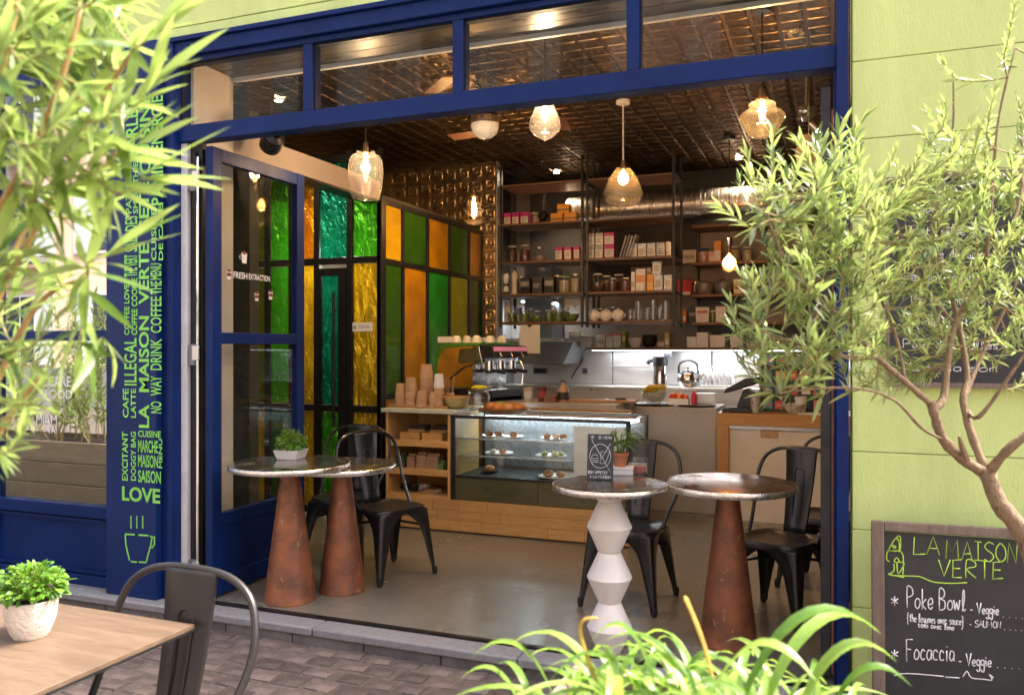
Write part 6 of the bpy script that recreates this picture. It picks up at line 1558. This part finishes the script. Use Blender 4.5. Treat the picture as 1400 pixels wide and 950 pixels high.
def planter(parent, x0, x1, y0, y1, z0, z1, nb, m_=PLANTERW):
    h = (z1-z0)/nb
    for k in range(nb):
        for (a,b,c_,d_) in ((x0,x1,y0,y0+.02),(x0,x1,y1-.02,y1),(x0,x0+.02,y0+.021,y1-.021),(x1-.02,x1,y0+.021,y1-.021)):
            MB().box(a,b,c_,d_,z0+k*h+.003,z0+(k+1)*h-.003).build("planter_board", m_, parent, bev=.003)
    MB().box(x0+.021,x1-.021,y0+.021,y1-.021,z0+.05,z1-.04).build("soil", SOIL, parent)
b0 = P3((-60,760,1.05))
planter(ls, b0.x-.3, b0.x+.12, b0.y-.25, b0.y+.2, ZS, b0.z-.55, 3)
MB().tube([P3((-60,760,1.05)), P3((-60,760,1.05))+Vector((-.02,0,-.62))],.008,8).build("stem", BARK, ls)
# ------------------------------------------------------------------ strap-leaved plant along the bottom edge
rn = random.Random(9)
sp = thing("spider_plant", "lush strap-leaved plant arching along the bottom edge of the view", "plant", (0,0,0))
def strap(base, ang, L, h, w, m_, name="leaf", tw=.3):
    """a long arching blade"""
    dirv = Vector((math.cos(ang), math.sin(ang), 0)); sidev = Vector((-math.sin(ang), math.cos(ang), 0))
    n = 9; m = MB(); vs, fs = [], []
    for i in range(n+1):
        t = i/n
        p = base + dirv*(L*(t**1.15)) + Vector((0,0,h*(2.05*t-1.55*t*t)*1.45))
        ww = w/2*(min(1, .55+1.2*t) if t < .5 else max(.03, 1-((t-.5)/.5)**2.2))
        s2 = (sidev*math.cos(tw*t) + Vector((0,0,1))*math.sin(tw*t))
        vs += [tuple(p-s2*ww+Vector((0,0,ww*.35))), tuple(p), tuple(p+s2*ww+Vector((0,0,ww*.35)))]
    for i in range(n):
        a = i*3; fs += [(a,a+3,a+4,a+1),(a+1,a+4,a+5,a+2)]
    m.add(vs, fs); return m.build(name, m_, sp, sharp=180)
for k in range(210):
    px = rn.triangular(690,1170,930); d = rn.uniform(1.05,1.45)
    b = at(px, 990+rn.uniform(-10,70), d=d)
    strap(b, rn.uniform(0,6.28), rn.uniform(.07,.21), rn.uniform(.05,.115)*(1 if 760 < px < 1100 else .75), rn.uniform(.007,.014), LEAF_S, tw=rn.uniform(-.6,.6))
a_r = YAW
for (px, py, d, ang, L, h, w) in ((1010,975,1.1,a_r+.1,.20,.135,.026),(900,960,1.1,a_r+2.9,.09,.10,.024),(760,965,1.15,a_r+math.pi,.12,.09,.022),(1090,985,1.1,a_r+.1,.14,.10,.024),(840,985,1.1,a_r+2.6,.16,.10,.022),(1130,990,1.15,a_r-.2,.11,.085,.022),(960,990,1.05,a_r-.6,.14,.12,.024),(720,990,1.2,a_r+3.0,.10,.08,.02),(1040,985,1.15,a_r+.4,.22,.13,.024)):
    strap(at(px,py,d=d), ang, L, h, w, LEAF_S, tw=.2)
for pts in ([(815,930,1.1),(800,890,1.1),(793,860,1.1),(800,846,1.1),(818,845,1.1)], [(975,930,1.12),(962,880,1.12),(945,835,1.12),(936,815,1.12)]):
    MB().tube(smooth([P3(q) for q in pts],4),[.0045]*16+[.003] if len(pts)==5 else [.0055]*12+[.003],6,flat=.5).build("dry_leaf", LEAF_Y, sp)
pa, pb_ = at(660,1010,d=1.3), at(1220,1010,d=1.3)
planter(sp, pa.x+.05, pb_.x-.1, pa.y-.2, pa.y+.32, ZS, .80, 5)
# ------------------------------------------------------------------ potted herbs
def leafball(root, c, R_, n, variants, m_, rnd, zs=.8, lo=-.2, stem=.4, name="leaf", mass=0):
    mes = [v.mesh("leaf", m_, 180) for v in variants]
    stems = MB(); mm = MB()
    for k in range(n+mass):
        u = rnd.uniform(lo,1); a = rnd.uniform(0,6.283); rr = math.sqrt(max(0,1-u*u))
        dv = Vector((rr*math.cos(a), rr*math.sin(a), u)); r = R_*(rnd.uniform(.62,1.02) if k < n else rnd.uniform(.2,.95))
        p = Vector(c)+Vector((dv.x*r, dv.y*r, dv.z*r*zs))
        dd = (dv+Vector((rnd.uniform(-.6,.6),rnd.uniform(-.6,.6),rnd.uniform(-.5,.3)))).normalized()
        M = Matrix.Translation(p)@basis(dd, roll=rnd.uniform(-.8,.8))@Matrix.Scale(rnd.uniform(.6,1.2),4)
        if k < n:
            o = link(name, mes[rnd.randrange(len(mes))], root); o.matrix_local = M
        else:
            v_ = variants[rnd.randrange(len(variants))]; mm.add(v_.v, v_.f, M)
        if k % 4 == 0: stems.tube([Vector(c)+Vector((0,0,-R_*stem)), p],[.0016,.001],4)
    stems.build("stems", TWIG, root, kind="stuff")
    if mass: mm.build("foliage", m_, root, sharp=180, kind="stuff")
p = at(42, 869, z=TZ)
hp = thing("herb_pot", "white textured pot of bright green herbs on the terrace table", "potted herb", p)
POTT = mat("textured_pot", (.74,.71,.64), .55, var=.06, scale=20, bump=.8, bscale=90, bdist=.006)
MB().lathe([(.001,0),(.040,0),(.046,.01),(.060,.05),(.066,.098),(.062,.098),(.056,.05),(.001,.02)],32,cap=False).build("pot", POTT, hp)
MB().lathe([(.001,.085),(.060,.085)],24,cap=False).build("soil", SOIL, hp)
leafball(hp, (0,0,.125), .086, 298, [leaf_mb(.018,.014,.4,.3,4), leaf_mb(.021,.012,.2,.25,4), leaf_mb(.015,.013,.6,.3,4)], LEAF_B, random.Random(2), .74, -.35, mass=420)
p = at(398, 627, z=.7615)
sq = thing("white_planter", "small white square planter with fine green plant on the left table", "potted plant", (p.x,p.y,.7612), R(8))
m = MB(); a, b = .058, .075
m.add([(-a,-a,0),(a,-a,0),(a,a,0),(-a,a,0),(-b,-b,.055),(b,-b,.055),(b,b,.055),(-b,b,.055),(-b+.006,-b+.006,.055),(b-.006,-b+.006,.055),(b-.006,b-.006,.055),(-b+.006,b-.006,.055),(-b+.01,-b+.01,.045),(b-.01,-b+.01,.045),(b-.01,b-.01,.045),(-b+.01,b-.01,.045)],
      [(0,3,2,1)]+[(i,(i+1)%4,4+(i+1)%4,4+i) for i in range(4)]+[(4+i,4+(i+1)%4,8+(i+1)%4,8+i) for i in range(4)]+[(8+i,8+(i+1)%4,12+(i+1)%4,12+i) for i in range(4)]+[(12,13,14,15)])
m.build("pot", CERAM, sq, bev=.002)
leafball(sq, (0,0,.088), .082, 298, [leaf_mb(.034,.010,.6,.3,4), leaf_mb(.030,.011,.8,.2,4), leaf_mb(.026,.012,.3,.2,4)], LEAF_B, random.Random(4), .85, -.3, mass=200)
# ------------------------------------------------------------------ things on the zigzag table
ZTT = .7757
p = at(820, 656, z=ZTT)
cd = thing("chalk_card", "small black card with chalk drawing propped on the zigzag table", "card", (p.x,p.y,ZTT+.0), R(6))
CW, CH = .125, .215
Mt = Matrix.Rotation(R(-9),4,'X')
MB().box(-CW/2,CW/2,-.004,.004,.0,CH,Mt).build("card_face", BOARD, cd, bev=.001)
MB().tube([tuple(Mt@Vector((-.03,.004,.14))),(-.03,.075,.004),(.03,.075,.004),tuple(Mt@Vector((.03,.004,.14)))],.002,5).build("easel_wire", BLACK_ST, cd)
def oncard(u, v): return Mt @ Vector((-CW/2+u*CW, -.0046, v*CH))
ck = MB()
circ = [(.5+.40*math.cos(k*math.pi/12), .52+.26*math.sin(k*math.pi/12)) for k in range(25)]
for st in (circ, [(.15,.88),(.92,.16)],[(.88,.80),(.55,.46)],[(.5,.36),(.53,.62),(.86,.62),(.70,.36),(.5,.36)],[(.16,.46),(.2,.54),(.36,.55),(.44,.47),(.16,.46)],[(.16,.42),(.45,.42)],[(.2,.38),(.43,.385)]):
    ck.tube([oncard(*q) for q in (smooth(st,2) if len(st) > 5 else st)],.0011,4)
ck.build("chalk_drawing", CHALK_W, cd, sharp=180)
def cchalk(s, u, v, w, h): return chalk(s, u, -v, w, h, 0, lambda x, y: oncard(x, -y), CHALK_W, cd, .0022, .02)
cchalk("VEGGIE MENU", .12, .90, .8, .055); cchalk("BON APPETIT", .05, .13, .75, .06); cchalk("A LA MAISON", .12, .04, .8, .055)
p = at(845, 650, z=ZTT)
prop("white_box", "small white box under the terracotta pot on the zigzag table", "box", (p.x+.01,p.y+.06,ZTT), [("box_body", MB().box(-.06,.05,-.05,.05,0,.028), PAPER_W,.003),("box_lid", MB().box(-.062,.052,-.052,.052,.0285,.036), PAPER_W,.002)], R(12))
rn = random.Random(14)
tp = thing("grass_pot", "terracotta pot of wispy grass on the zigzag table behind the card", "potted plant", (p.x-.005,p.y+.06,ZTT+.0365))
MB().lathe([(.001,0),(.028,0),(.040,.055),(.044,.055),(.044,.07),(.038,.07),(.034,.05),(.001,.045)],24,cap=False).build("pot", TERRA, tp)
for k in range(46):
    a = rn.uniform(0,6.283); L = rn.uniform(.04,.17); h = rn.uniform(.05,.15)
    pts = [(0.01*math.cos(a),.01*math.sin(a),.045),(L*.3*math.cos(a),L*.3*math.sin(a),.05+h*.75),(L*.65*math.cos(a),L*.65*math.sin(a),.05+h),(L*math.cos(a),L*math.sin(a),.05+h*.65)]
    MB().tube(smooth(pts,3),[.0022 if k%3 else .004]*9+[.0006],4,flat=.4).build("grass_blade", LEAF_S if k%2 else LEAF_B, tp, sharp=180)
p = at(870, 647, z=ZTT)
ah = thing("card_holder", "clear plastic holder with coloured cards at the right of the zigzag table", "card holder", (p.x,p.y+.02,ZTT), R(4))
MB().box(-.05,.05,-.022,-.020,0,.055).box(-.05,.05,.020,.022,0,.075).box(-.05,.05,-.0195,.0195,0,.003).build("holder", GLASS_C, ah)
for k, c_ in enumerate(((.45,.05,.05),(.7,.6,.2),(.1,.15,.3),(.7,.68,.62))): MB().box(-.045,.045,-.016+.008*k,-.011+.008*k,.0035,.035+.004*k).build("card", paint(c_), ah)
# ------------------------------------------------------------------ street behind the camera (seen mirrored in the shop window)
rn = random.Random(33)
pl2 = thing("street_planter", "tall wooden planter with a leafy bush, mirrored in the left shop window", "planter", (0,0,0))
planter(pl2, -7.6, -5.3, -1.95, -1.35, ZS, .62, 4)
tws = []
for k in range(70):
    b = Vector((rn.uniform(-7.5,-5.4), rn.uniform(-1.85,-1.45), .6)); e = b+Vector((rn.uniform(-.25,.25), rn.uniform(-.2,.2), rn.uniform(.3,1.25)))
    tws.append(([b, b.lerp(e,.5)+Vector((rn.uniform(-.05,.05),0,0)), e, e+Vector((rn.uniform(-.1,.1),rn.uniform(-.1,.1),.08))], rn.uniform(1,1.6)))
shrub(pl2, tws, vary(.075,.017), LEAF_F, 0, rn, TWIG, .004, .03, (.6,1.1), start=.2)
bd = thing("town_house", "peach rendered town house across the street, mirrored in the shop window", "house", (0,-11.5,0))
PEACH = mat("peach_render", (.74,.52,.40), .9, var=.1, scale=.6, bump=.2, bscale=20)
SHUT = mat("pale_shutter", (.55,.60,.60), .7, var=.08)
MB().box(-34,20,-6,0,ZS,9.0).build("wall", PEACH, bd)
MB().box(-34,20,-6,.35,9.001,9.3).build("cornice", WHITE_TRIM, bd)
MB().box(-34,20,.0005,.06,ZS,.9).build("plinth", GRANITE, bd)
wglass = paint((.05,.06,.07), .1)
for i in range(18):
    for j in range(3):
        x, z = -32+i*3.0, 1.0+j*2.75
        w = MB().box(x,x+1.1,.0005,.05,z-.05,z+1.75).build("window", WHITE_TRIM, bd)
        for s in (0,1): MB().box(x+.06+s*.52,x+.52+s*.52,.0505,.06,z+.02,z+1.68).build("pane", wglass, w)
        for s in (-1,1):
            sx0 = x-.58 if s < 0 else x+1.12
            MB().box(sx0,sx0+.56,.001,.07,z-.04,z+1.74).build("shutter", SHUT, w)
        if j > 0 and i % 2 == 0:
            MB().box(x-.6,x+1.7,.071,.75,z-.25,z-.12).build("balcony_slab", GRANITE, w)
            for k in range(12): MB().box(x-.58+k*.2,x-.565+k*.2,.72,.74,z-.12,z+.8).build("baluster", BLACK_ST, w)
            MB().box(x-.6,x+1.7,.71,.75,z+.8,z+.84).build("handrail", BLACK_ST, w)
